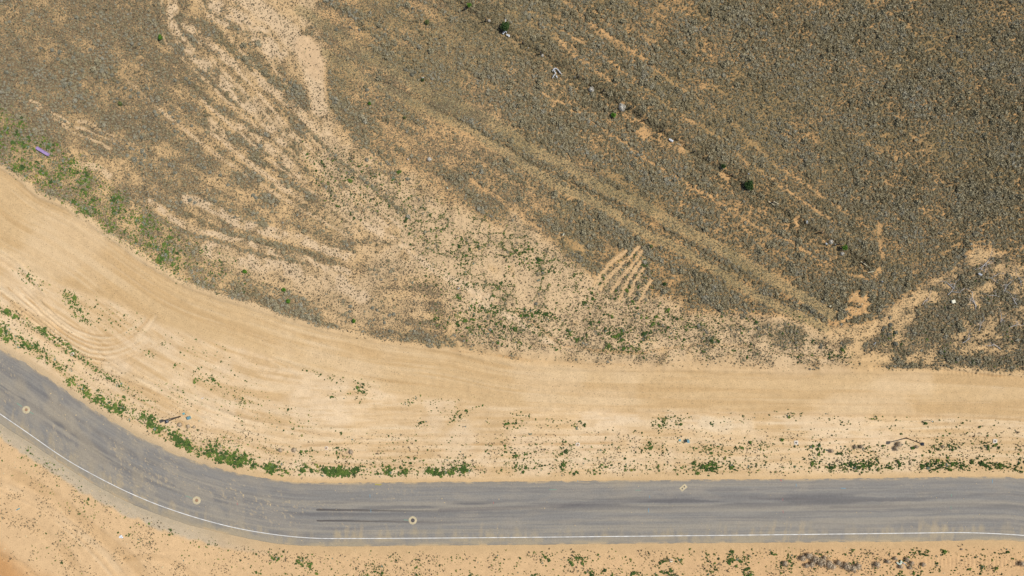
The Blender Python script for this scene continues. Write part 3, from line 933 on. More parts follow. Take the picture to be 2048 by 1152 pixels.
tag(ground, 'sandy tan and orange earth with graded strip and tyre tracks', 'ground', kind='structure')


def gz(px, py):
    return float(samp(hgt, np.array([px]), np.array([py]))[0])


# ------------------------------------------------------------------ road
NR, NV = 1100, 84
A = resample(rt, NR)
Bp = resample(rb, NR)
A[:, 1] += (fbm(A[:, 0], A[:, 0] * 0, 9, 3, 2) - .5) * 2.2
Bp[:, 1] += (fbm(Bp[:, 0], Bp[:, 0] * 0, 9, 3, 4) - .5) * 1.8
v = np.linspace(0, 1, NV)
RP = A[None] * (1 - v)[:, None, None] + Bp[None] * v[:, None, None]      # NV x NR x 2 pixels
rx, ry = RP[..., 0], RP[..., 1]
sdist = np.concatenate([[0], np.cumsum(np.hypot(*np.diff((A + Bp) / 2, axis=0).T))])
Sg = np.broadcast_to(sdist, rx.shape)
Vg = np.broadcast_to((v * 126)[:, None], rx.shape)
rz = 0.02 + 0.07 * (1 - (2 * v - 1) ** 2)
RC = np.empty(rx.shape + (3,))
RC[:] = alb(148, 144, 137)


def rblend(mask, rgb, k=1.0):
    m_ = np.clip(mask * k, 0, 1)[..., None]
    RC[:] = RC * (1 - m_) + alb(*rgb) * m_


st1 = fbm(Sg / 26, Vg, 5, 3, 1)
st2 = fbm(Sg / 60, Vg, 11, 3, 5)
blot = fbm(Sg / 3, Vg, 16, 3, 9)
fin = fbm(Sg * 1.0, Vg / 5, 9, 3, 3)
rblend(ss(.45, .75, st1), (132, 127, 121), .75)
rblend(ss(.48, .72, st2), (172, 162, 144), .65)
rblend(ss(.52, .75, blot), (168, 158, 142), .45)
wheel = np.exp(-((Vg - 55 - 9 * np.sin(Sg / 420.)) / 11) ** 2) + .7 * np.exp(-((Vg - 38 + 6 * np.sin(Sg / 300.)) / 5) ** 2)
st3 = fbm(Sg / 40, Vg, 2.2, 2, 14)
rblend(ss(.50, .72, st3), (130, 126, 121), .32)
rblend(ss(.50, .28, st3), (170, 161, 145), .30)
rblend(wheel * ss(.35, .6, fbm(Sg / 20, Vg, 7, 2, 12)), (118, 115, 113), .8)
# dust drifted along the lower lane edge, with fingers swept upward
edge = ss(96, 118, Vg + (fin - .5) * 52)
rblend(edge * (.45 + .55 * ss(.4, .65, fbm(Sg / 4, Vg, 14, 2, 2))), (184, 167, 136), .75)
fing = ss(.60, .72, fbm(Sg + Vg * .18, Vg / 16, 6, 2, 6)) * ss(72, 100, Vg) * ss(.45, .65, fbm(Sg, Vg * 0, 60, 2, 8))
rblend(fing * ss(.3, .6, fbm(Sg, Vg, 18, 2, 13)), (192, 172, 138), .5)
rblend(np.exp(-Vg / 5.0), (164, 150, 128), .6)
spn = fbm(Sg, Vg * 3, 14, 3, 7)
rblend(ss(.46, .60, spn) * np.exp(-(Vg / 3.2) ** 2), (214, 184, 138), .9)
rblend(ss(.50, .64, fbm(Sg, Vg * 3, 18, 3, 9)) * np.exp(-((126 - Vg) / 3.0) ** 2), (212, 182, 138), .85)
rblend(ss(.55, .72, fbm(Sg, Vg, 40, 2, 4)) * ss(560, 300, rx) * ss(6, 20, Vg), (176, 162, 138), .5)
# dropped dirt in the bend
crumb = ss(.66, .76, fbm(Sg, Vg, 3.2, 2, 10)) * ss(.42, .6, fbm(Sg / 3, Vg, 26, 2, 11)) * ss(980, 560, rx)
rblend(crumb, (200, 180, 146), .65)
rblend(ss(.5, .7, fbm(Sg, Vg, 30, 3, 15)) * ss(620, 420, rx), (172, 161, 142), .55)
# delivery splash opposite the lot entrance
rblend(np.exp(-((rx - 1240) / 22) ** 2) * np.exp(-Vg / 16), (186, 168, 138), .6)


def rline(pts, w, k, rgb):
    P = catmull(pts, 4)
    d_ = segdist(rx, ry, P)
    t_ = np.clip((rx - P[0, 0]) / (P[-1, 0] - P[0, 0]), 0, 1)
    rblend((1 - ss(w * .5, w, d_)) * (1 - t_ ** 1.4), rgb, k)


rline([(635, 1019), (690, 1019.5), (780, 1021), (860, 1022), (960, 1022)], 2.4, .9, (84, 78, 76))
rline([(635, 1041), (700, 1041.5), (780, 1042.5), (860, 1043.5), (940, 1044)], 2.2, .85, (84, 78, 76))
rline([(880, 1020), (1000, 1016), (1120, 1010), (1260, 1002), (1400, 998), (1560, 998)], 5, .55, (116, 110, 108))
rline([(1500, 996), (1640, 998), (1760, 1000), (1880, 1001)], 3, .45, (112, 106, 104))
rline([(1660, 1014), (1780, 1012), (1900, 1008), (2048, 1010), (2120, 1012)], 3, .4, (112, 106, 104))
RC *= (1 + (st1 - .5) * .16)[..., None]
RV = np.stack([(rx - 1024) * M, (576 - ry) * M, np.broadcast_to(rz[:, None], rx.shape)], -1)
# skirts: asphalt edge that drops to the ground
top = RV[:1].copy(); top[..., 2] = -0.06
bot = RV[-1:].copy(); bot[..., 2] = -0.06; bot[..., 1] -= .07
dark = np.broadcast_to(alb(96, 86, 76), RC[:1].shape)  # dark skirt colour paints the drop shadow along the pavement edge
RV = np.concatenate([top, RV, bot]); RCC = np.concatenate([dark, RC, dark])
rm = grid_mesh('road', RV, NR, NV + 2, np.clip(RCC, 0.01, .9), MT['asphalt'])
road = obj('road', rm)
tag(road, 'dusty grey asphalt road bending round the lots', 'road', kind='structure')


def road_z(px, py):
    d_ = (rx - px) ** 2 + (ry - py) ** 2
    k_ = int(np.argmin(d_)) // NR
    return float(rz[k_])


def ribbon(name, P, w, zoff, material, parent=None):
    """flat paint strip w pixels wide along P"""
    P = np.asarray(P, float)
    t_ = np.gradient(P, axis=0)
    t_ /= np.hypot(t_[:, 0], t_[:, 1])[:, None]
    nrm = np.stack([-t_[:, 1], t_[:, 0]], 1)
    Vv, Ff = [], []
    for i, (p, n_) in enumerate(zip(P, nrm)):
        z_ = road_z(*p) + zoff
        Vv += [W(*(p + n_ * w / 2), z_), W(*(p - n_ * w / 2), z_)]
        if i:
            Ff.append((2 * i - 2, 2 * i - 1, 2 * i + 1, 2 * i))
    return obj(name, mesh_from(name, Vv, Ff, material), parent)


ribbon('edge_line', resample(catmull(LINE, 6), 420), 1.45, 0.010, MT['line'], road)
for pts, w, m_ in [([(740, 988), (740.5, 995)], .8, 'chalk_blue'), ([(742, 1018), (742, 1025)], .7, 'chalk_blue'), ([(1297, 1016), (1297, 1024)], 1.0, 'chalk_blue'),
                   ([(1299, 990), (1299, 996)], .6, 'chalk_blue'), ([(1098, 979), (1113, 979)], .9, 'chalk_green'), ([(1270, 980), (1281, 980)], .8, 'chalk_green'),
                   ([(1681, 976), (1691, 976.5)], 1.0, 'chalk_blue'), ([(1592, 967), (1592, 973)], .8, 'chalk_blue'), ([(1984, 958), (1984, 966)], .9, 'chalk_blue'),
                   ([(1902, 988), (1902, 993)], .9, 'chalk_green'), ([(1901, 1012), (1901, 1018)], .8, 'chalk_green'), ([(1560, 959), (1563, 962)], 2, 'chalk_pink'),
                   ([(1565, 996), (1565, 1001)], .8, 'chalk_pink'), ([(1565, 1020), (1566, 1026)], .8, 'chalk_pink'), ([(1155.5, 960.5), (1155.5, 963.5)], 1, 'chalk_blue'),
                   ([(808, 1039), (817, 1040)], 1.2, 'chalk_green'), ([(987, 1003), (987, 1007)], 1, 'chalk_pink'), ([(475, 1005), (475.5, 1009)], 1.2, 'chalk_pink'),
                   ([(750, 969), (754, 968.5), (758, 969.5), (763, 968.5)], 2.4, 'chalk_yellow'), ([(35, 806), (45, 813)], 1.4, 'chalk_green'), ([(60, 823), (68, 828)], 1.2, 'chalk_green'),
                   ([(372, 991), (385, 996)], 1.0, 'chalk_green')]:
    ribbon('paint_mark', pts, w, 0.012, MT[m_], road)


# ------------------------------------------------------------------ small builders
def empty(name, px, py, z=None, rz_=0.0):
    o = bpy.data.objects.new(name, None)
    o.empty_display_size = 0.2
    col.objects.link(o)
    o.location = W(px, py, gz(px, py) if z is None else z)
    o.rotation_euler = (0, 0, rz_)
    return o


def bm_mesh(name, fn, material, smooth=False):
    bm = bmesh.new()
    fn(bm)
    me = bpy.data.meshes.new(name)
    bm.normal_update()
    bm.to_mesh(me)
    bm.free()
    me.materials.append(material)
    if smooth:
        me.polygons.foreach_set('use_smooth', [True] * len(me.polygons))
    return me


def box(bm, cx, cy, cz, sx, sy, sz, rz_=0, taper=1.0, bevel=0.0):
    r = bmesh.ops.create_cube(bm, size=1)
    vs = r['verts']
    for v_ in vs:
        k = taper if v_.co.z > 0 else 1.0
        v_.co = Vector((v_.co.x * sx * k, v_.co.y * sy * k, v_.co.z * sz))
    if bevel:
        es = list({e for v_ in vs for e in v_.link_edges})
        res = bmesh.ops.bevel(bm, geom=es, offset=bevel, segments=1, affect='EDGES')
        vs = list({v_ for f in res['faces'] for v_ in f.verts} | {v_ for v_ in vs if v_.is_valid})
    Mx = Matrix.Translation((cx, cy, cz)) @ Matrix.Rotation(rz_, 4, 'Z')
    bmesh.ops.transform(bm, matrix=Mx, verts=vs)
    return vs


def cyl(bm, p0, p1, r0, r1=None, seg=10):
    p0, p1 = Vector(p0), Vector(p1)
    d = p1 - p0
    r1 = r0 if r1 is None else r1
    res = bmesh.ops.create_cone(bm, cap_ends=True, segments=seg, radius1=r0, radius2=r1, depth=d.length)
    q = d.to_track_quat('Z', 'Y').to_matrix().to_4x4()
    bmesh.ops.transform(bm, matrix=Matrix.Translation((p0 + p1) / 2) @ q, verts=res['verts'])


def lathe(bm, prof, seg=32):
    rings = []
    for r, z in prof:
        rings.append([bm.verts.new((r * math.cos(2 * math.pi * k / seg), r * math.sin(2 * math.pi * k / seg), z)) for k in range(seg)])
    for a, b in zip(rings, rings[1:]):
        for k in range(seg):
            bm.faces.new((a[k], a[(k + 1) % seg], b[(k + 1) % seg], b[k]))
    return rings


# ------------------------------------------------------------------ street lamps
def street_lamp(px, py, rot, label):
    t = empty('street_lamp', px, py, None, rot)
    h = 4.35
    obj('base', bm_mesh('base', lambda bm: (lathe(bm, [(0.001, -.1), (.125, -.1), (.125, .10), (.10, .14), (.09, .6), (.08, .66), (.001, .66)], 16)), MT['black_metal']), t)
    obj('pole', bm_mesh('pole', lambda bm: cyl(bm, (0, 0, .62), (0, 0, h - .42), .09, .075, 12), MT['black_metal'], True), t)

    def lant(bm):
        box(bm, 0, 0, h - .39, .34, .34, .06, bevel=.01)
        for sx in (-1, 1):
            for sy in (-1, 1):
                box(bm, sx * .19, sy * .19, h - .20, .035, .035, .33)
    ln = obj('lantern', bm_mesh('lantern', lant, MT['black_metal']), t)
    obj('glass', bm_mesh('glass', lambda bm: box(bm, 0, 0, h - .20, .35, .35, .315), MT['glass']), ln)

    def cap(bm):
        box(bm, 0, 0, h - .01, .50, .50, .05, bevel=.01)
        box(bm, 0, 0, h + .06, .42, .42, .09, taper=.45)
    obj('cap', bm_mesh('cap', cap, MT['lamp_cap']), ln)
    tag(t, label, 'street lamp', 'post-top street lamps on the lot side of the road')
    return t


street_lamp(360.6, 832.6, math.radians(20), 'black post-top street lamp near teal utility boxes inside the bend')
street_lamp(1812.9, 876.1, math.radians(2), 'black post-top street lamp beside two tan tumbleweeds')


# ------------------------------------------------------------------ manholes and utility covers
def manhole(px, py, R, lid_r, lidmat, label):
    t = empty('manhole', px, py, road_z(px, py) + .001)
    obj('concrete_collar', bm_mesh('concrete_collar', lambda bm: lathe(bm, [(lid_r + .015, -.04), (lid_r + .015, .012), (R - .02, .012), (R, .006), (R, -.04)], 40), MT['concrete']), t)

    def lid(bm):
        lathe(bm, [(lid_r, -.05), (lid_r, .006), (lid_r * .82, .010), (lid_r * .78, .002), (lid_r * .3, .002), (lid_r * .28, .012), (0.001, .012)], 32)
        for k in range(10):
            a = k * math.pi / 5
            box(bm, math.cos(a) * lid_r * .55, math.sin(a) * lid_r * .55, .006, lid_r * .3, .03, .008, a)
    obj('lid', bm_mesh('lid', lid, lidmat), t)
    tag(t, label, 'manhole')


manhole(53.5, 819.3, .62, .24, MT['dusty_lid'], 'round concrete manhole collar with sandy lid, on the approach to the bend')
manhole(394.0, 1000.3, .65, .26, MT['dusty_lid'], 'round concrete manhole collar with small brown lid in the bend')
manhole(825.7, 1040.2, .66, .31, MT['iron'], 'round concrete manhole collar with dark iron lid beyond the skid marks')

pad = empty('valve_pad', 1366.4, 975.0, road_z(1366, 975) + .001, math.atan2(9.5, 11))
obj('slab', bm_mesh('slab', lambda bm: box(bm, 0, 0, 0, 1.16, .72, .04, bevel=.008), MT['concrete']), pad)
for s in (-1, 1):
    obj('lid', bm_mesh('lid', lambda bm: lathe(bm, [(.125, .0), (.125, .026), (.09, .030), (.085, .024), (.001, .024)], 20), MT['iron']), pad, (s * .22, 0, 0))
tag(pad, 'rectangular concrete pad with two round lids set askew in the asphalt', 'valve pad')


def cleanout(px, py, s, rot, label, rnd=False):
    t = empty('cleanout_box', px, py, None, rot)

    def slab(bm):
        if rnd:
            lathe(bm, [(s * .5, -.2), (s * .52, .03), (s * .46, .06), (.16, .06), (.16, -.1)], 18)
            for v_ in bm.verts:
                v_.co.x *= 1.0 + .12 * math.sin(v_.co.y * 9)
        else:
            box(bm, 0, 0, -.06, s, s, .28, bevel=.02)
    obj('concrete_slab', bm_mesh('concrete_slab', slab, MT['concrete_pale']), t)
    obj('lid', bm_mesh('lid', lambda bm: lathe(bm, [(.15, .02), (.15, .11), (.12, .12), (.11, .10), (.001, .10)], 18), MT['dusty_lid'] if rnd else MT['iron']), t)
    tag(t, label, 'cleanout box')


cleanout(653, 896, .55, .2, 'pale concrete cleanout with round lid above the grassy verge', True)
cleanout(145.5, 708, .62, .4, 'pale concrete cleanout with round lid beside the curving tyre ruts', True)
cleanout(1155.5, 889, .68, .2, 'pale chipped concrete cleanout with tan lid near sparse weeds on the open lot', True)
cleanout(1592, 885, .66, .05, 'square pale concrete cleanout box with dark lid beside small green weeds')
cleanout(1989.5, 882, .68, -.05, 'square pale concrete cleanout box on bare sand past the street lamp')


def utility_lid(px, py, s, rot, m_, label):
    t = empty('utility_box', px, py, None, rot)
    obj('frame', bm_mesh('frame', lambda bm: box(bm, 0, 0, .0, s, s * .9, .16, bevel=.015), MT[m_]), t)
    obj('cover', bm_mesh('cover', lambda bm: box(bm, 0, 0, .085, s * .84, s * .74, .03, bevel=.008), MT[m_]), t)
    tag(t, label, 'utility box')


utility_lid(368, 827.2, .36, .5, 'teal', 'small flush teal utility lid just past the street lamp')
utility_lid(399.3, 841.5, .30, .3, 'concrete', 'small grey utility lid next to a bushy green weed')
utility_lid(1359.3, 880.3, .36, .1, 'teal', 'small flush teal utility lid next to a taller utility pedestal')


def pedestal(px, py, rot, label):
    t = empty('utility_pedestal', px, py, None, rot)
    obj('housing', bm_mesh('housing', lambda bm: box(bm, 0, 0, .27, .36, .46, .66, taper=.92, bevel=.02), MT['teal_dark']), t)
    obj('cap', bm_mesh('cap', lambda bm: box(bm, 0, 0, .62, .38, .48, .06, bevel=.015), MT['teal_dark']), t)
    obj('foot', bm_mesh('foot', lambda bm: box(bm, 0, 0, .0, .46, .56, .10, bevel=.02), MT['concrete']), t)
    tag(t, label, 'utility pedestal')


pedestal(380.3, 834.8, .5, 'blue-grey utility pedestal beside a green weed, past the street lamp')
pedestal(1374.5, 880.8, .05, 'blue-grey utility pedestal casting a dark shadow beside a teal lid')

# lilac trough among the green weeds
tr = empty('plastic_trough', 87.5, 303.2, gz(87, 303) + .12, -math.atan2(14.6, 24))


def trough(bm):
    vs = box(bm, 0, 0, .12, 2.3, .46, .30, taper=.94, bevel=.03)


obj('body', bm_mesh('body', trough, MT['purple']), tr)
for s in (-1, 1):
    obj('rim', bm_mesh('rim', lambda bm: box(bm, 0, s * .205, .285, 2.18, .03, .03), MT['purple']), tr)
    obj('end_plate', bm_mesh('end_plate', lambda bm: box(bm, s * 1.1, 0, .285, .03, .38, .03), MT['purple']), tr)
tag(tr, 'long lilac plastic trough lying among green weeds', 'trough')


# stakes and posts
def stake(px, py, h, tip, label, r=.05, lean=(0, 0)):
    t = empty('survey_stake', px, py)
    obj('shaft', bm_mesh('shaft', lambda bm: cyl(bm, (0, 0, -.2), (lean[0], lean[1], h), r, r * .85, 8), MT['black_metal' if tip != 'wood' else 'wood']), t)
    if tip in MT and tip != 'wood':
        obj('tip', bm_mesh('tip', lambda bm: cyl(bm, (lean[0], lean[1], h), (lean[0], lean[1], h + .12), r * 1.25, r * 1.1, 10), MT[tip]), t)
    tag(t, label, 'stake')


stake(1855.6, 840, 1.15, 'white', 'thin dark stake with white tip on bare sand beside a small weed')
stake(932, 852, .7, 'teal', 'thin dark stake with teal tip among weeds on the lot')
stake(1336.3, 1117.5, 1.5, 'none', 'plain black marker post beside a tan box', .055)
stake(925.5, 324.5, .9, 'none', 'short black post leaning in open brush', .06, (.35, -.3))
stake(945.5, 348, .95, 'teal', 'short black stake with pale blue tip at the edge of the brush', .07)
vb = empty('valve_box', 1342, 1120.5, None, -.1)
obj('body', bm_mesh('body', lambda bm: box(bm, 0, 0, .05, .50, .42, .30, bevel=.02), MT['cream']), vb)
obj('lid', bm_mesh('lid', lambda bm: box(bm, 0, .04, .21, .42, .26, .04, bevel=.01), MT['dusty_lid']), vb)
obj('face_plate', bm_mesh('face_plate', lambda bm: box(bm, 0, -.22, .07, .40, .03, .20), MT['white']), vb)
tag(vb, 'small tan valve box with white front beside a black post', 'valve box')

# ------------------------------------------------------------------ old wire fence
posts = [(931, 20, .9), (972, 43.5, 1.1), (1046, 86.5, .9), (1081, 109, 1.1), (1157, 156, 1.0), (1206, 183, 1.0), (1258, 217.5, 1.2), (1280, 232, .7),
         (1288, 241, .9), (1322, 263, 1.0), (1388, 304, 1.0), (1462, 352, .9), (1545, 405, .8), (1638, 465.5, 1.1), (1673, 490, 1.1), (1725, 525, .8)]
fn = empty('wire_fence', 1322, 263, 0)
org = fn.location
tops = []
for (px, py, h) in posts:
    p = W(px, py, gz(px, py)) - org
    lx, ly = random.uniform(-.12, .12), random.uniform(-.12, .12)
    obj('post', bm_mesh('post', lambda bm: cyl(bm, (0, 0, -.3), (lx, ly, h * 1.25), .11, .09, 7), MT['wood']), fn, p)
    tops.append((p, lx, ly, h * 1.25))
for f in (.42, .85):
    Vv, Ff = [], []

    def wires(bm):
        for (a, ax, ay, ah), (b, bx_, by_, bh) in zip(tops, tops[1:]):
            p0 = a + Vector((ax * f + .08, ay * f, ah * f)); p1 = b + Vector((bx_ * f + .08, by_ * f, bh * f))
            md = (p0 + p1) / 2 - Vector((0, 0, .14))
            cyl(bm, p0, md, .006, seg=4)
            cyl(bm, md, p1, .006, seg=4)
    obj('wire', bm_mesh('wire', wires, MT['wire']), fn)
tag(fn, 'derelict wire fence of short dark posts crossing the brush', 'fence')


# ------------------------------------------------------------------ plants: prototype meshes
def quads_cloud(n, seed, size, shape, updir=0.5, elong=1.6, center=None):
    """n small leaf quads; shape(r) gives a position inside the crown"""
    r = random.Random(seed)
    Vv, Ff = [], []
    for i in range(n):
        p = shape(r)
        d = Vector((r.gauss(0, 1), r.gauss(0, 1), r.gauss(0, 1) * .6 + updir)).normalized()
        t = d.cross(Vector((r.gauss(0, 1), r.gauss(0, 1), r.gauss(0, 1)))).normalized()
        s = size * r.uniform(.6, 1.3)
        a = d * s * elong * .5
        b = t * s * .5
        k = len(Vv)
        Vv += [p - a, p + b - a * .1, p + a, p - b - a * .1]
        Ff.append((k, k + 1, k + 2, k + 3))
    return Vv, Ff


def dome_core(rad, hgt_, seed, seg=7):
    r = random.Random(seed)
    Vv = [Vector((0, 0, hgt_))]
    Ff = []
    for ring, (rr, zz) in enumerate(((.62, .78), (1.0, .0))):
        for k in range(seg):
            a = 2 * math.pi * (k + .5 * ring) / seg
            q = rad * rr * r.uniform(.75, 1.15)
            Vv.append(Vector((q * math.cos(a), q * math.sin(a), hgt_ * zz * r.uniform(.8, 1.1) - (.05 if ring else 0))))
    for k in range(seg):
        a, b = 1 + k, 1 + (k + 1) % seg
        c, d = 1 + seg + k, 1 + seg + (k + 1) % seg
        Ff += [(0, a, b), (a, c, d, b)]
    return Vv, Ff


def merge(*parts):
    Vv, Ff = [], []
    for v_, f_ in parts:
        k = len(Vv)
        Vv += list(v_)
        Ff += [tuple(i + k for i in f) for f in f_]
    return Vv, Ff


def sage_proto(seed, n=46, rad=.5, h=.34, lobes=3):
    r = random.Random(seed)
    L = [(r.uniform(-.3, .3) * rad, r.uniform(-.3, .3) * rad, r.uniform(.55, .8) * rad) for _ in range(lobes)]

    def shp(q):
        lx, ly, lr = q.choice(L)
        a = q.uniform(0, 2 * math.pi)
        u = q.random() ** .45
        z = math.sqrt(max(0, 1 - u * u)) * h * q.uniform(.55, 1.1)
        return Vector((lx + lr * u * math.cos(a), ly + lr * u * math.sin(a), z + .03))
    core = merge(*[tuple([[v_ + Vector((lx, ly, 0)) for v_ in dome_core(lr * .85, h * .7, seed + i)[0]], dome_core(lr * .85, h * .7, seed + i)[1]]) for i, (lx, ly, lr) in enumerate(L)])
    return merge(core, quads_cloud(n, seed, rad * .26, shp, .5, 1.7))


def weed_proto(seed, n=44, rad=.5, h=.22, lobes=4):
    r = random.Random(seed)
    L = []
    for _ in range(lobes):
        a = r.uniform(0, 6.28); q = r.uniform(.05, .6) * rad
        L.append((q * math.cos(a), q * math.sin(a), r.uniform(.28, .5) * rad))
    Vv, Ff = [], []
    for i in range(n):
        lx, ly, lr = r.choice(L)
        a = r.uniform(0, 6.28)
        c = Vector((lx, ly, r.uniform(.01, .06)))
        d = Vector((math.cos(a), math.sin(a), r.uniform(.1, .9))).normalized()
        t = Vector((-math.sin(a), math.cos(a), r.uniform(-.3, .3)))
        ln = lr * r.uniform(.6, 1.2)
        w = ln * r.uniform(.4, .7)
        p0 = c + d * ln * .08; pm = c + d * ln * .6 + Vector((0, 0, h * .25)); pe = c + d * ln + Vector((0, 0, -h * .1))
        k = len(Vv)
        Vv += [p0, pm + t * w * .5, pe, pm - t * w * .5]
        Ff.append((k, k + 1, k + 2, k + 3))
    return Vv, Ff


def tuft_proto(seed, n=9, rad=.5, h=.5, wd=.09):
    r = random.Random(seed)
    Vv, Ff = [], []
    for i in range(n):
        a = r.uniform(0, 6.28)
        q = r.uniform(0, .35) * rad
        c = Vector((q * math.cos(a), q * math.sin(a), -.02))
        b = r.uniform(0, 6.28)
        e = c + Vector((math.cos(b) * rad * r.uniform(.3, 1), math.sin(b) * rad * r.uniform(.3, 1), h * r.uniform(.4, 1)))
        t = Vector((-math.sin(b), math.cos(b), 0)) * wd
        k = len(Vv)
        Vv += [c - t, c + t, e]
        Ff.append((k, k + 1, k + 2))
    return Vv, Ff


def proto_objs(name, fn_, n, material, smooth=False):
    out = []
    for i in range(n):
        Vv, Ff = fn_(100 + i)
        out.append(bpy.data.objects.new(name + '_source', mesh_from(name, Vv, Ff, material, smooth)))
    return out


def scatter(name, P, protos, label, cat):
    """one object: points with size, turn and tint, each carrying one of the source plants"""
    me = bpy.data.meshes.new(name)
    n = len(P['x'])
    me.vertices.add(n)
    z = samp(hgt, P['x'], P['y']) if 'z' not in P else P['z']
    co = np.stack([(P['x'] - 1024) * M, (576 - P['y']) * M, z], 1).astype(np.float32)
    me.vertices.foreach_set('co', co.ravel())
    for nm, typ, dat in (('tint', 'FLOAT', P['tint']), ('scl', 'FLOAT', P['s']), ('turn', 'FLOAT', rng.random(n) * 6.283), ('pick', 'INT', rng.integers(0, len(protos), n))):
        at = me.attributes.new(nm, typ, 'POINT')
        at.data.foreach_set('value', np.ascontiguousarray(dat, dtype=np.int32 if typ == 'INT' else np.float32))
    o = obj(name, me)
    ng = bpy.data.node_groups.new(name, 'GeometryNodeTree')
    ng.interface.new_socket('Geometry', in_out='INPUT', socket_type='NodeSocketGeometry')
    ng.interface.new_socket('Geometry', in_out='OUTPUT', socket_type='NodeSocketGeometry')
    gi = ng.nodes.new('NodeGroupInput'); go = ng.nodes.new('NodeGroupOutput')
    jn = ng.nodes.new('GeometryNodeJoinGeometry')
    for p in reversed(protos):
        oi = ng.nodes.new('GeometryNodeObjectInfo')
        oi.inputs['Object'].default_value = p
        oi.inputs['As Instance'].default_value = False
        g2 = ng.nodes.new('GeometryNodeGeometryToInstance')
        ng.links.new(oi.outputs['Geometry'], g2.inputs[0])
        ng.links.new(g2.outputs[0], jn.inputs[0])
    ip = ng.nodes.new('GeometryNodeInstanceOnPoints')
    ip.inputs['Pick Instance'].default_value = True

    def named(nm, typ):
        a = ng.nodes.new('GeometryNodeInputNamedAttribute')
        a.data_type = typ
        a.inputs['Name'].default_value = nm
        return a.outputs['Attribute']
    ng.links.new(gi.outputs[0], ip.inputs['Points'])
    ng.links.new(jn.outputs[0], ip.inputs['Instance'])
    ng.links.new(named('pick', 'INT'), ip.inputs['Instance Index'])
    cb = ng.nodes.new('ShaderNodeCombineXYZ')
    ng.links.new(named('turn', 'FLOAT'), cb.inputs['Z'])
    ng.links.new(cb.outputs[0], ip.inputs['Rotation'])
    ng.links.new(named('scl', 'FLOAT'), ip.inputs['Scale'])
    ng.links.new(ip.outputs[0], go.inputs[0])
    md = o.modifiers.new('plants', 'NODES')
    md.node_group = ng
    tag(o, label, cat, kind='stuff')
    return o


def jitter(spacing):
    """jittered grid of points over the built area, spacing in pixels"""
    xs = np.arange(X0 + 2, X1 - 2, spacing); ys = np.arange(Y0 + 2, Y1 - 2, spacing)
    x, y = np.meshgrid(xs, ys)
    x = (x + rng.uniform(-.6, .6, x.shape) * spacing).ravel()
    y = (y + rng.uniform(-.6, .6, y.shape) * spacing).ravel()
    return x, y


used = []
# sage cover
x, y = jitter(4.2)
sg = samp(sage, x, y)
keep = (samp(n_gap, x, y) * .55 + rng.random(len(x)) * .45) < sg * 0.98 - .02
x, y, sg = x[keep], y[keep], sg[keep]
size = np.exp(rng.normal(0, .36, len(x))) * (0.24 + 0.27 * sg) * (0.55 + .85 * samp(n_size, x, y)) * (1 - .22 * ss(700, 300, x))
tint = np.clip(.40 - .4 * samp(m_fdark + m_ditch, x, y) - .26 * samp(m_fence * m_sage, x, y) + .7 * (samp(n_streak, x, y) - .5) + (samp(n_mid, x, y) - .5) * .9 + rng.normal(0, .20, len(x)) + .10 * ss(700, 300, x), 0, 1)  # darkest along fence line and ditch, where brush shade is put into the tint
P_sage = dict(x=x, y=y, s=np.clip(size, .14, 1.25), tint=tint)
sage_p = proto_objs('sagebrush', lambda s: sage_proto(s), 7, MT['sage'])
# the largest in view become shrubs of their own
inview = (x > 4) & (x < 2044) & (y > 4) & (y < 1148)
order = np.argsort(-(P_sage['s'] * inview))[:240]
sel = np.zeros(len(x), bool); sel[order] = True
sage_single = {k: v_[sel] for k, v_ in P_sage.items()}
P_sage = {k: v_[~sel] for k, v_ in P_sage.items()}
scatter('sagebrush_cover', P_sage, sage_p, 'continuous low grey-green sagebrush cover over the dry field', 'brush')

# dry specks
x, y = jitter(2.7)
sp = samp(speck, x, y)
keep = rng.random(len(x)) < sp * .62
x, y = x[keep], y[keep]
tint = np.clip(.35 + rng.normal(0, .28, len(x)) + .15 * samp(m_sage, x, y), 0, 1)
speck_p = proto_objs('dry_tuft', lambda s: tuft_proto(s, 9, .5, .45, .15), 6, MT['dry'])
scatter('dry_stubble', dict(x=x, y=y, s=np.exp(rng.normal(0, .3, len(x))) * .24, tint=tint), speck_p, 'fine brown dry stubble speckling the sand', 'stubble')

# pale dry grass in the double track and between the shrubs
x, y = jitter(2.6)
gg = samp(np.clip(m_grass * .62 + (.14 + .40 * ss(.52, .66, n_big2)) * m_sage * (1 - bare) + .30 * g_w + .05 * m_field, 0, 1) * (1 - m_corr), x, y)
keep = rng.random(len(x)) < gg
x, y = x[keep], y[keep]
grass_p = proto_objs('grass_tuft', lambda s: tuft_proto(s, 12, .5, .5, .05), 5, MT['grass'])
scatter('dry_grass', dict(x=x, y=y, s=np.exp(rng.normal(0, .3, len(x))) * .30, tint=rng.random(len(x))), grass_p, 'pale olive dry grass along the old double track', 'grass')

# green weeds
x, y = jitter(3.3)
gr = samp(green, x, y)
keep = rng.random(len(x)) < gr * 1.0
x, y, gr = x[keep], y[keep], gr[keep]
xc, yc = jitter(1.6)
kc = rng.random(len(xc)) < samp(green_crack, xc, yc) * .92 * (1 - ss(1.3, 2.3, voronoi_edge(xc + 9 * (samp(n_fine, xc, yc) - .5), yc + 14 * (samp(n_mid, xc, yc) - .5), 23, 3)))
x = np.concatenate([x, xc[kc]]); y = np.concatenate([y, yc[kc]]); gr = np.concatenate([gr, np.full(kc.sum(), .10)])
dTp, dBp = samp(dT, x, y), samp(dB, x, y)
lush = np.clip(samp(verge, x, y) * (x < 1010) * (dTp < 50), 0, 1) * (.35 + .65 * samp(clump, x, y))
incrack = np.arange(len(x)) >= len(x) - kc.sum()
size = np.exp(rng.normal(0, .42, len(x)) * np.where(incrack, .5, 1)) * (.28 + .26 * gr + .24 * lush)
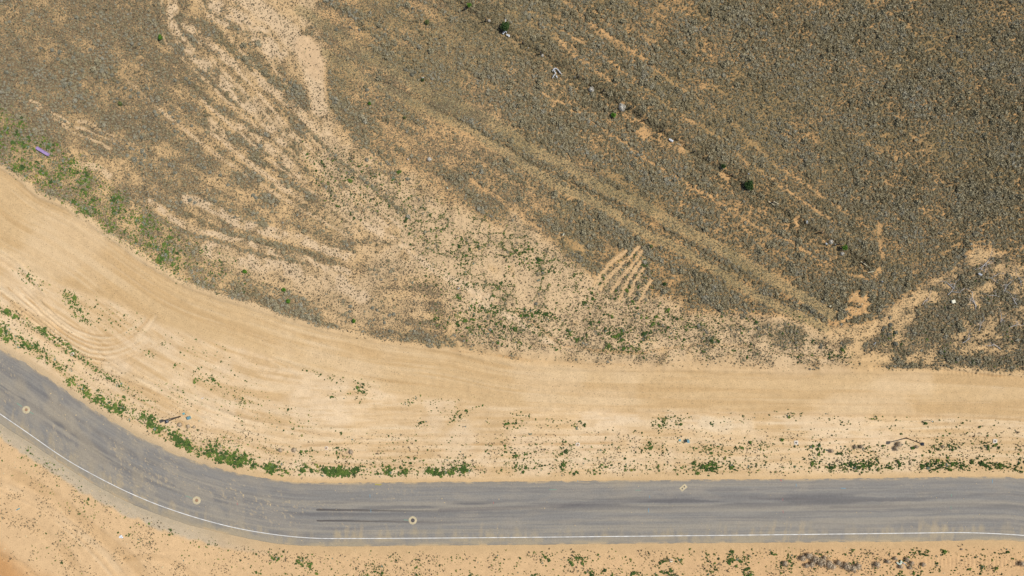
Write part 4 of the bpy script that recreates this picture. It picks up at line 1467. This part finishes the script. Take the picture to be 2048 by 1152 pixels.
fieldy = samp(m_field, x, y)
tint = np.clip(.30 + rng.normal(0, .20, len(x)) + .16 * lush - .08 * fieldy + .30 * ss(520, 240, x) * fieldy, 0, 1)
odd = rng.random(len(x))
tint = np.where(odd > .95, .95, tint)
tint = np.where((odd > .91) & (odd < .95), 1.0, tint)
P_g = dict(x=x, y=y, s=np.clip(size, .12, 1.3), tint=tint)
inview = (x > 4) & (x < 2044) & (y > 4) & (y < 1148)
order = np.argsort(-(P_g['s'] * inview))[:300]
sel = np.zeros(len(x), bool); sel[order] = True
weed_single = {k: v_[sel] for k, v_ in P_g.items()}
P_g = {k: v_[~sel] for k, v_ in P_g.items()}
green_p = proto_objs('green_weed', lambda s: weed_proto(s), 7, MT['green'])
scatter('weed_scatter', P_g, green_p, 'small green weeds scattered over the sand and verges', 'weeds')

# crumbs of dirt dropped on the asphalt and clods on the dug patches
k_ = 2600
si = rng.integers(0, NR, k_ * 6); vi = rng.integers(2, NV - 2, k_ * 6)
pr = crumb[vi, si] * .9 + .035
ok = rng.random(len(si)) < pr * .9
cx1, cy1 = rx[vi, si][ok], ry[vi, si][ok]
cz1 = rz[vi[ok]] + .005


def clod_proto(seed):
    r = random.Random(seed)
    bm = bmesh.new()
    bmesh.ops.create_icosphere(bm, subdivisions=1, radius=.5)
    Vv = [Vector((v_.co.x * r.uniform(.7, 1.2), v_.co.y * r.uniform(.7, 1.2), v_.co.z * .55)) for v_ in bm.verts]
    bm.verts.index_update()
    Ff = [tuple(v_.index for v_ in f.verts) for f in bm.faces]
    bm.free()
    return Vv, Ff


cm = np.clip(.22 * ss(30, 22, dB) * ss(0, 3, dB) * ss(600, 360, PX) + ell(1718, 597, 20, 13) + ell(1712, 622, 22, 10) + .3 * ell(1958, 500, 30, 24) + .06 * lot + .05 * m_below, 0, 1)
x, y = jitter(3.4)
keep = rng.random(len(x)) < samp(cm, x, y) * .55
x, y = x[keep], y[keep]
z = samp(hgt, x, y)
clods = proto_objs('clod', clod_proto, 4, MT['clod'])
scatter('dirt_crumbs', dict(x=np.concatenate([cx1, x]), y=np.concatenate([cy1, y]), z=np.concatenate([cz1, z]),
                            s=np.concatenate([np.exp(rng.normal(0, .4, len(cx1))) * .085, np.exp(rng.normal(0, .45, len(x))) * .11]),
                            tint=np.zeros(len(cx1) + len(x))), clods, 'sandy dirt crumbs dropped on the road and dug earth', 'dirt')

# ------------------------------------------------------------------ single shrubs and weeds
sage_m = [mesh_from('sagebrush', *sage_proto(300 + i, 90, .5, .36, 4), MT['sage_o']) for i in range(5)]
for i in range(len(sage_single['x'])):
    px, py, s = sage_single['x'][i], sage_single['y'][i], sage_single['s'][i]
    o = obj('sagebrush', sage_m[i % 5], None, W(px, py, gz(px, py)), (0, 0, random.uniform(0, 6.28)), (s, s, s))
    ds = -.54 * (px - 1255) + .84 * (py - 219)
    if samp(rough, np.array([px]), np.array([py]))[0] > .3:
        where = ('large olive shrub among the dead branches on the rough ground', 'larger shrubs on the rough ground')
    elif ds < -30 and px > 900:
        where = ('large grey-olive sagebrush clump in the dense brush beyond the wire fence', 'larger sagebrush beyond the fence')
    elif abs(ds) <= 30 and px > 900:
        where = ('large grey-olive sagebrush clump crowding the wire fence', 'larger sagebrush along the fence')
    elif px > 640:
        where = ('large grey-olive sagebrush clump between the wire fence and the pale flat', 'larger sagebrush between fence and flat')
    else:
        where = ('large brownish sagebrush clump between the old wheel lines on gritty soil', 'larger sagebrush on the gritty soil')
    tag(o, where[0], 'shrub', where[1])

grey_m = [mesh_from('grey_shrub', *sage_proto(400 + i, 110, .5, .40, 3), MT['grey_o']) for i in range(5)]
grey = [(155, 35, 9), (170, 34, 5), (190, 34, 6), (105, 44, 8), (20, 44, 7), (82, 96, 7), (105, 100, 9), (120, 104, 10), (118, 118, 9), (125, 122, 8), (148, 116, 8), (150, 107, 7),
        (165, 109, 6), (180, 99, 8), (132, 90, 6), (88, 122, 7), (20, 131, 9), (145, 145, 8), (167, 141, 8), (128, 140, 6), (15, 145, 10), (30, 150, 8), (205, 140, 9),
        (215, 145, 8), (225, 150, 9), (222, 134, 8), (200, 155, 7), (160, 157, 9), (130, 171, 11), (143, 168, 9), (160, 170, 7), (213, 166, 8), (236, 164, 7), (237, 176, 6),
        (250, 177, 9), (262, 180, 8), (276, 186, 9), (277, 193, 7), (259, 193, 9), (295, 176, 9), (303, 177, 6), (244, 207, 10), (235, 197, 7), (228, 203, 7), (160, 192, 10),
        (165, 198, 8), (183, 195, 7), (150, 214, 8), (170, 214, 7), (265, 87, 10), (278, 88, 7), (285, 96, 6), (260, 100, 7), (275, 107, 8), (350, 160, 9), (372, 157, 8),
        (380, 165, 8), (308, 223, 8), (313, 230, 9), (325, 226, 6), (340, 225, 8), (345, 234, 6), (365, 215, 7), (378, 222, 6), (272, 236, 8), (357, 243, 8), (289, 254, 9),
        (297, 259, 7), (304, 268, 8), (278, 263, 7), (285, 275, 9), (315, 275, 7), (331, 245, 6), (350, 262, 8), (357, 263, 6), (385, 252, 7), (52, 165, 9), (20, 178, 9),
        (55, 190, 9), (62, 182, 6), (100, 150, 7), (105, 156, 6), (50, 205, 7), (130, 243, 8), (285, 302, 10), (270, 318, 11), (282, 326, 10), (255, 311, 9), (300, 330, 8),
        (262, 296, 9), (290, 310, 8), (410, 335, 9), (420, 345, 8), (395, 330, 8), (375, 300, 8), (380, 400, 10), (388, 405, 9), (362, 405, 8), (430, 402, 8), (462, 420, 9),
        (506, 390, 10), (512, 395, 9), (470, 435, 8), (340, 330, 9), (350, 345, 10), (325, 320, 8), (440, 350, 8), (455, 370, 8), (700, 55, 7), (825, 18, 8), (700, 30, 7),
        (720, 60, 8), (675, 60, 8), (770, 70, 7), (790, 90, 8), (745, 115, 6), (830, 145, 8), (812, 140, 9), (846, 142, 8), (825, 150, 9), (735, 180, 8), (733, 190, 6),
        (755, 196, 6), (780, 195, 7), (672, 205, 8), (665, 197, 7), (783, 220, 7), (580, 165, 9), (590, 172, 10), (585, 180, 9), (597, 188, 8), (570, 160, 7), (735, 320, 9),
        (746, 372, 9), (735, 365, 8), (815, 358, 8), (700, 623, 8), (745, 615, 9), (755, 620, 8), (770, 645, 8), (780, 630, 8), (787, 628, 8), (748, 640, 7), (700, 612, 9),
        (780, 662, 8), (1780, 650, 9), (1766, 655, 7), (1776, 668, 8), (1792, 665, 9), (1789, 687, 12), (1640, 695, 8), (1765, 660, 8), (1072, 607, 10), (1140, 660, 6)]
for (px, py, d) in grey:
    s = d * M * random.uniform(.9, 1.12)
    px += random.uniform(-1, 1)
    o = obj('grey_shrub', grey_m[random.randrange(5)], None, W(px, py, gz(px, py)), (0, 0, random.uniform(0, 6.28)), (s, s * random.uniform(.85, 1.1), s))
    if px > 1600:
        where = ('rounded grey shrub on the sandy fan below the foam block', 'rounded grey shrubs on the sandy fan')
    elif py > 590:
        where = ('rounded grey shrub among tan brush just above the graded strip', 'rounded grey shrubs above the graded strip')
    elif px > 540:
        where = ('rounded grey shrub near the smooth bare patch and old double track', 'rounded grey shrubs near the double track')
    elif py > 290:
        where = ('rounded grey shrub beside the weedy double rut above the graded strip', 'rounded grey shrubs beside the weedy ruts')
    else:
        where = ('rounded blue-grey shrub standing clear on speckled orange grit', 'rounded grey shrubs on the orange grit')
    tag(o, where[0], 'shrub', where[1])

weed_m = [mesh_from('green_weed', *weed_proto(500 + i, 60, .5, .26, 5), MT['green_o']) for i in range(6)]
for i in range(len(weed_single['x'])):
    px, py, s = weed_single['x'][i], weed_single['y'][i], weed_single['s'][i]
    o = obj('green_weed', weed_m[i % 6], None, W(px, py, gz(px, py)), (0, 0, random.uniform(0, 6.28)), (s, s, s))
    t1, b1, f1 = (float(samp(F_, np.array([px]), np.array([py]))[0]) for F_ in (dT, dB, m_field))
    if b1 > 0:
        where = ('leafy green weed clump on the shoulder beside the white edge line', 'green weeds below the road')
    elif f1 > .5:
        where = ('leafy green weed clump in the dry brush above the graded strip', 'green weeds above the graded strip') if px < 600 else ('leafy green weed clump on the pale cracked flat', 'green weeds on the pale flat')
    elif t1 < 52 and px < 430:
        where = ('leafy bright green weed clump on the verge inside the road bend', 'green weeds inside the bend')
    elif t1 < 52 and px < 1000:
        where = ('leafy bright green weed clump on the verge across from the skid marks', 'green weeds across from the skid marks')
    elif t1 < 52:
        where = ('leafy green weed clump on the straight verge near the valve pad', 'green weeds on the straight verge')
    else:
        where = ('leafy green weed clump standing on bare graded sand', 'green weeds on graded sand')
    tag(o, where[0], 'weed', where[1])


def bush(px, py, d, h, m_, label, seed):
    t = empty('green_bush', px, py, None, random.uniform(0, 6))
    R = d * M / 2
    r = random.Random(seed)
    L = []
    for k in range(7):
        a = k * 6.28 / 6 + r.uniform(-.4, .4); q = (0 if k == 6 else r.uniform(.3, .55)) * R
        L.append((q * math.cos(a), q * math.sin(a), R * r.uniform(.38, .56), h * r.uniform(.5, .75) if k < 6 else h * .75))

    def shp(q):
        lx, ly, lr, lz = q.choice(L)
        dv = Vector((q.gauss(0, 1), q.gauss(0, 1), q.gauss(0, 1))).normalized() * lr * q.uniform(.55, 1.08)
        return Vector((lx + dv.x, ly + dv.y, max(.04, lz + dv.z * .8)))
    n = 900 if d > 15 else 380
    obj('foliage', mesh_from('foliage', *quads_cloud(n, seed, .13 if d > 15 else .11, shp, .4, 1.5), MT[m_]), t)

    def stems(bm):
        for lx, ly, lr, lz in L:
            cyl(bm, (0, 0, -.08), (lx * .9, ly * .9, lz), .035, .012, 5)
    obj('stem', bm_mesh('stem', stems, MT['stem']), t)
    tag(t, label, 'bush')


bush(1011, 57.5, 21, 1.3, 'bush_dark', 'large dark green bush on the fence line with white plastic caught at its foot', 1)
bush(1496.5, 372, 23, 1.3, 'bush_dark', 'large round dark green bush near a pair of pale boards', 2)
bush(1685, 496, 12, 1.5, 'bush_bright', 'bright green upright bush at the fence end with a dark shadow', 3)
bush(938.5, 14.5, 10, 1.2, 'bush_bright', 'bright green bush beside the first fence post', 4)
bush(323.5, 77, 11, .9, 'bush_bright', 'bright green bush alone on gritty orange soil', 5)
bush(1226.5, 232, 11, .7, 'bush_bright', 'green bush just below the largest pale tumbleweed on the fence', 6)
bush(577.5, 602, 10, .6, 'bush_bright', 'round green bush at the edge of the graded strip', 7)
bush(569, 579, 9, .5, 'bush_bright', 'small green bush in dry grey brush above a rounder one', 8)
bush(708.5, 642, 9, .6, 'bush_bright', 'small round green bush among tan and grey shrubs', 9)
bush(854.5, 46, 11, .5, 'bush_olive', 'dull olive bush in the orange-speckled brush', 10)
bush(740, 208, 6, .4, 'bush_bright', 'tiny bright green bush below the old double track', 11)
bush(846, 161, 6, .4, 'bush_dark', 'small dark green bush with a white scrap', 12)
bush(242, 208, 10, .5, 'bush_olive', 'olive-green bush touching the blue-grey shrubs', 13)
bush(1301, 493, 8, .5, 'bush_olive', 'small olive bush at the tip of the scraped strips', 14)
bush(1328, 568, 8, .4, 'bush_dark', 'small green bush in dense brush beside the scraped strips', 15)
bush(490, 543, 9, .4, 'bush_bright', 'green bush on pale sand above the graded strip', 16)
bush(1445, 334, 10, .8, 'bush_dark', 'dark green bush on the fence line beyond the dug patches', 17)
bush(810, 296 - 60, 5, .3, 'bush_olive', 'low olive bush in the old double track', 18)


def tumble_mesh(seed, m_):
    r = random.Random(seed)
    Vv, Ff = [], []
    for i in range(170):
        a = Vector((r.gauss(0, 1), r.gauss(0, 1), r.gauss(0, 1))).normalized()
        b = a.cross(Vector((r.gauss(0, 1), r.gauss(0, 1), r.gauss(0, 1)))).normalized()
        c = a.cross(b)
        R = .5 * r.uniform(.35, 1.0)
        t0 = r.uniform(0, 6.28); sp_ = r.uniform(.7, 1.6); w = .016 * r.uniform(.7, 1.5)
        prev = None
        for k in range(4):
            t = t0 + sp_ * k / 3
            p = (a * math.cos(t) + b * math.sin(t)) * R * (1 + .08 * r.uniform(-1, 1)) + Vector((0, 0, .40))
            p.z *= .85
            cur = (len(Vv), len(Vv) + 1)
            Vv += [p - c * w, p + c * w]
            if prev:
                Ff.append((prev[0], prev[1], cur[1], cur[0]))
            prev = cur
    return mesh_from('tumbleweed', Vv, Ff, m_)


tw_tan = [tumble_mesh(10 + i, MT['twig']) for i in range(3)]
tw_grey = [tumble_mesh(20 + i, MT['twig_grey']) for i in range(3)]


def tumbleweed(px, py, d, tan, label, group=None):
    s = d * M
    o = obj('tumbleweed', random.choice(tw_tan if tan else tw_grey), None, W(px, py, gz(px, py) - .02 * s), (0, 0, random.uniform(0, 6.28)), (s, s, s))
    tag(o, label, 'tumbleweed', group)


tumbleweed(978, 42, 7, False, 'small pale grey tumbleweed against a fence post, second from the bright green bush')
tumbleweed(1084.5, 111, 7, False, 'small pale grey tumbleweed against a fence post above the twisted plastic sheet')
tumbleweed(1182.5, 180, 12, False, 'round pale grey tumbleweed on its own beside the fence')
tumbleweed(1243.5, 217, 16, False, 'largest pale grey tumbleweed piled on the fence beside a dark post')
tumbleweed(1241, 209.5, 8, False, 'small grey tumbleweed resting on top of the largest one')
tumbleweed(859, 319, 10, False, 'round silvery tumbleweed alone in open orange-speckled brush')
tumbleweed(1682.5, 507, 9, False, 'pale grey tumbleweed just below the last bright green bush')
tumbleweed(1661, 484, 11, False, 'broad grey tumbleweed by the last fence posts')
tumbleweed(1670.5, 489.5, 5, False, 'tiny whitish tumbleweed touching a fence post')
for (px, py, d) in [(1604, 1115, 15), (1616, 1110, 16), (1628, 1116, 17), (1622, 1127, 14), (1640, 1122, 19), (1656, 1126, 18), (1664, 1132, 15), (1676, 1124, 14), (1691, 1130, 18),
                    (1704, 1136, 17), (1714, 1131, 16), (1612, 1130, 12), (1648, 1114, 10)]:
    tumbleweed(px, py, d, True, 'brown tumbleweed jammed in the long pile below the road', 'tumbleweeds piled below the road')
tumbleweed(1569, 1126, 13, True, 'single brown tumbleweed just apart from the long pile below the road')
tumbleweed(1752, 1128, 15, True, 'brown tumbleweed with olive tufts between the pile and the pale plastic')
tumbleweed(1796.5, 887.5, 13, True, 'brown tumbleweed under the street lamp, the larger of two')
tumbleweed(1791, 896, 12, True, 'brown tumbleweed under the street lamp, the smaller of two')
for (px, py, d) in [(1721, 893, 10), (1709, 893, 9), (1662, 901, 10), (1774, 1122, 10), (1789, 1116, 9), (1812, 1118, 11), (1822, 1125, 11), (1845, 1128, 11), (1800, 1132, 11), (1818, 1134, 9),
                    (2040, 1125, 14), (562, 900, 10), (590, 899, 11), (703, 903, 11), (378, 852, 9), (390, 853, 7), (362, 849, 11), (1885, 893, 7), (1832, 893, 8), (1922, 1078 + 20, 5)]:
    if py > 1090:
        where = ('small brown tumbleweed around the pale green plastic below the road', 'small tumbleweeds below the road')
    elif px > 1500:
        where = ('small flattened brown tumbleweed on the lot side near the street lamp', 'small tumbleweeds near the street lamp')
    elif px < 450:
        where = ('small flattened grey-brown tumbleweed below the teal utility boxes', 'small tumbleweeds below the teal boxes')
    else:
        where = ('small flattened brown tumbleweed above the lush green verge', 'small tumbleweeds above the verge')
    tumbleweed(px, py, d, True, *where)


# dead branches on the rough ground in the east
def branch_mesh(seed):
    r = random.Random(seed)
    bm = bmesh.new()

    def grow(p, d, ln, rad, lev):
        for k in range(3):
            q = p + d * ln / 3
            q.z = max(q.z, .03)
            cyl(bm, p, q, rad, rad * .8, 5)
            rad *= .8
            p = q
            d = (d + Vector((r.gauss(0, .25), r.gauss(0, .25), r.gauss(0, .12)))).normalized()
            if lev < 2:
                b = (d + Vector((r.gauss(0, .8), r.gauss(0, .8), r.uniform(-.1, .3)))).normalized()
                grow(p.copy(), b, ln * .55, rad * .7, lev + 1)
    grow(Vector((-.9, 0, .05)), Vector((1, 0, .08)).normalized(), 1.9, .05, 0)
    me = bpy.data.meshes.new('dead_branch')
    bm.to_mesh(me); bm.free()
    me.materials.append(MT['dead'])
    return me


br = [branch_mesh(i) for i in range(4)]
for i, (px, py, a, s) in enumerate([(1968, 528, 60, 1.2), (1962, 535, 20, 1.1), (1945, 600, 120, 1.3), (1950, 608, 95, 1.0), (1900, 572, 150, 1.0), (1985, 555, 10, 1.1), (2010, 575, 70, 1.2),
                                    (1930, 575, 40, 1.0), (2025, 600, 130, 1.1), (1988, 590, 160, .9), (1960, 650, 80, 1.0), (1935, 680, 30, 1.0), (2000, 640, 100, 1.1), (1905, 580, 45, 1.2),
                                    (2030, 650, 20, 1.0), (1990, 690, 140, 1.1), (1850, 600, 60, .9), (2040, 560, 100, 1.0)]):
    o = obj('dead_branch', br[i % 4], None, W(px, py, gz(px, py) + .05), (0, 0, math.radians(a)), (s, s, s))
    tag(o, 'bare grey dead branch lying on rough orange ground', 'branch', 'dead branches on the rough ground')

# boards
for (x0_, y0_, x1_, y1_, w, label) in [(1536, 402, 1548, 411, .10, 'pale bleached board lying in the brush, steeper of a crossing pair'),
                                       (1546, 403, 1557, 409, .09, 'pale bleached board lying in the brush, flatter of a crossing pair'),
                                       (1720, 523, 1737, 535, .10, 'long pale bleached pole lying near the trail junction'),
                                       (1733, 545, 1745, 543, .10, 'short pale bleached stick at the trail junction')]:
    a, b = W(x0_, y0_), W(x1_, y1_)
    mid = (a + b) / 2
    L_ = (b - a).length
    ang = math.atan2(b.y - a.y, b.x - a.x)
    z_ = gz((x0_ + x1_) / 2, (y0_ + y1_) / 2) + .34

    def plank(bm):
        for k in range(2):
            box(bm, (k - .5) * L_ * .5, random.uniform(-.006, .006), 0, L_ * .5, w, .045, bevel=.006)
    o = obj('wooden_board', bm_mesh('wooden_board', plank, MT['pale_wood']), None, Vector((mid.x, mid.y, z_)), (0, 0, ang))
    tag(o, label, 'board')


# ------------------------------------------------------------------ litter
def sheet(px, py, pts, w, m_, label, name='plastic_sheet', z0=.32, cat='litter'):
    """crumpled strip of plastic along pts (pixels from px, py)"""
    P = catmull(pts, 4) if len(pts) > 2 else np.asarray(pts, float)
    P = resample(P, max(6, int(len(P) * 1.5)))
    r = random.Random(int(px * 7 + py))
    Vv, Ff = [], []
    t_ = np.gradient(P, axis=0); t_ /= np.hypot(t_[:, 0], t_[:, 1])[:, None]
    for i, p in enumerate(P):
        n_ = np.array([-t_[i, 1], t_[i, 0]])
        ww = w * r.uniform(.55, 1.3)
        for k in range(4):
            q = p + n_ * ww * (k / 3 - .5)
            Vv.append(Vector((q[0] * M, -q[1] * M, r.uniform(-.05, .08) + .06 * (k in (1, 2)))))
        if i:
            b = 4 * i
            for k in range(3):
                Ff.append((b - 4 + k, b - 3 + k, b + 1 + k, b + k))
    o = obj(name, mesh_from(name, Vv, Ff, MT[m_]), None, W(px, py, gz(px, py) + z0))
    md = o.modifiers.new('thickness', 'SOLIDIFY')
    md.thickness = .008
    tag(o, label, cat)
    return o


s1 = sheet(1109, 147, [(-4, -3), (-1, -8), (4, -8), (8, -4), (11, 0), (14, 3)], 2.0, 'white', 'white plastic sheet twisted in the brush beside the fence')
me2 = sheet(1109, 147, [(0, -6), (0, -2), (2, 1), (1, 3), (-2, 6), (-4, 11)], 1.8, 'white', 'x')
me3 = sheet(1109, 147, [(3, 6), (4.5, 9), (5, 10)], 2.4, 'white', 'x')
for q in (me2, me3):                      # trailing ends of the same sheet
    q.name = 'trailing_end'
    for k in ('label', 'category'):
        del q[k]
    q.parent = s1
    q.location = (0, 0, .01)
sheet(1008.5, 67.5, [(-3, 2), (-1, -1), (2, -3), (5, -2)], 3.2, 'white', 'white plastic bag caught at the foot of the large bush, nearer its trunk', 'plastic_bag', .4)
sheet(1016, 72, [(-3, -2), (0, 0), (3, 0), (1, 3)], 3.6, 'white', 'white plastic bag at the foot of the large bush, torn and spread', 'plastic_bag', .4)
sheet(1011, 47.5, [(0, -3), (.5, 0), (0, 2)], 2.0, 'white', 'white plastic scrap on top of the large dark green bush', 'plastic_scrap', 1.15)
sheet(1341, 281, [(-4, -2), (-1, 0), (4, 3)], 4.2, 'white', 'white plastic wedge lying on the fence line between two dug patches', 'plastic_sheet', .38)
sheet(1356, 289, [(-3, -1.5), (0, 0), (5, 2.5)], 1.4, 'cream', 'thin pale strip beside the white plastic wedge', 'plastic_strip', .34)
sheet(1611.5, 445, [(0, -3.5), (0, 0), (-.5, 2.5)], 2.2, 'white', 'narrow white plastic scrap near the orange gaps by the fence', 'plastic_scrap', .4)
sheet(1650, 487.5, [(-1.5, -1.5), (0, 0), (2, 1.5)], 2.4, 'white', 'white plastic scrap beside the broad grey tumbleweed', 'plastic_scrap', .4)
sheet(1761.5, 563, [(-1, -.5), (0, 0), (1.5, .5)], 2.4, 'white', 'white plastic scrap just below the trail junction', 'plastic_scrap', .36)
sheet(1149.5, 156, [(0, -1.5), (0, 0), (0, 1)], 1.6, 'white', 'tiny white scrap touching a fence post', 'plastic_scrap', .42)
sheet(1057, 97, [(-1, 0), (0, 0), (1, .2)], 1.6, 'white', 'tiny white scrap between two fence posts', 'plastic_scrap', .4)
sheet(1495, 348.5, [(-1, -1), (0, 0), (1, 1)], 1.8, 'white', 'tiny white scrap above the large round dark bush', 'plastic_scrap', .4)
sheet(846.5, 157, [(-1, 1), (0, 0), (1.5, -1)], 1.6, 'white', 'white scrap caught on the small dark green bush', 'plastic_scrap', .3)
sheet(816.5, 319, [(-1, -1), (0, 0), (1, 1.5)], 1.8, 'white', 'small white scrap near the silvery tumbleweed', 'plastic_scrap', .3)
sheet(895, 376.5, [(-1, -1), (0, 0), (1, 2)], 1.8, 'mint', 'small yellowish scrap at the edge of the cracked flat', 'plastic_scrap', .3)
sheet(1798, 1124, [(-6, -1), (-3, 2), (0, 3), (3, 1), (4, -1), (1, -3)], 3.4, 'mint', 'pale green and white crumpled plastic among brown tumbleweeds', 'plastic_sheet', .2)
sheet(1805.5, 1125, [(-1, -1), (1, 1), (4, 2)], 1.6, 'white', 'thin white shred beside the crumpled pale green plastic', 'plastic_scrap', .2)
sheet(243, 1073, [(-4, 2), (-1, -1), (1, 1), (4, 2)], 4.2, 'white', 'grey-white crumpled plastic below the bend among weeds', 'plastic_sheet', .12)
sheet(1957.5, 548.5, [(-3, 0), (0, -1), (2, 1), (4, 0)], 3.6, 'white', 'grey-white torn plastic among the dead branches', 'plastic_sheet', .35)
sheet(1977, 558, [(-1.5, 0), (0, 1), (2, 0)], 2.6, 'chalk_yellow', 'yellow scrap on the rough ground by the dead branches', 'plastic_scrap', .3)
sheet(1838, 1130 + 3, [(0, -3), (.5, 0), (1, 3)], 2.0, 'chalk_yellow', 'yellow scrap among the brown tumbleweeds below the road', 'plastic_scrap', .2)
sheet(1748, 688, [(-3, 1), (0, -1), (1, -4)], 1.6, 'white', 'white strip on the sandy fan beside the rough ground', 'plastic_strip', .12)
sheet(917.5, 576.5, [(-2, 1), (0, 0), (1, -2)], 1.6, 'white', 'pale strip among green weeds on the lot flat', 'plastic_strip', .08)
sheet(406, 796, [(-2, 1), (2, -1)], 1.4, 'white', 'small white scrap on bare sand inside the bend', 'plastic_scrap', .05)
sheet(1126.5, 469, [(-1.5, 3), (0, 0), (1, -2.5)], 2.6, 'cream', 'cream triangular scrap near the oval bare patch', 'plastic_scrap', .36)
sheet(1658.5, 612, [(-2, 1), (0, 0), (2, -2)], 2.6, 'cream', 'cream scrap on the grassy double track', 'plastic_scrap', .3)
sheet(1337.5, 595, [(0, -2), (0, 0), (0, 2)], 1.6, 'cream', 'small cream scrap at the lower edge of the dense brush', 'plastic_scrap', .3)
fb = empty('foam_block', 1904.5, 603, gz(1904, 603) + .15, .3)
obj('body', bm_mesh('body', lambda bm: box(bm, 0, 0, .14, .58, .54, .32, bevel=.04), MT['cream']), fb)
obj('chipped_corner', bm_mesh('chipped_corner', lambda bm: box(bm, .2, -.2, .31, .16, .12, .03, .4, bevel=.01), MT['cream']), fb)
tag(fb, 'cream square foam block above the dark brush mound', 'foam block')
tb = empty('plastic_bottle', 38, 1017.5, gz(38, 1017) + .09, math.radians(28))


def bottle(bm):
    cyl(bm, (-.28, 0, 0), (.18, 0, 0), .085, .085, 12)
    cyl(bm, (.18, 0, 0), (.28, 0, 0), .085, .035, 12)


obj('body', bm_mesh('body', bottle, MT['teal'], True), tb)
obj('cap', bm_mesh('cap', lambda bm: cyl(bm, (-.40, 0, 0), (-.28, 0, 0), .06, .06, 10), MT['white']), tb)
tag(tb, 'turquoise plastic bottle lying on the tracked sand below the bend', 'bottle')
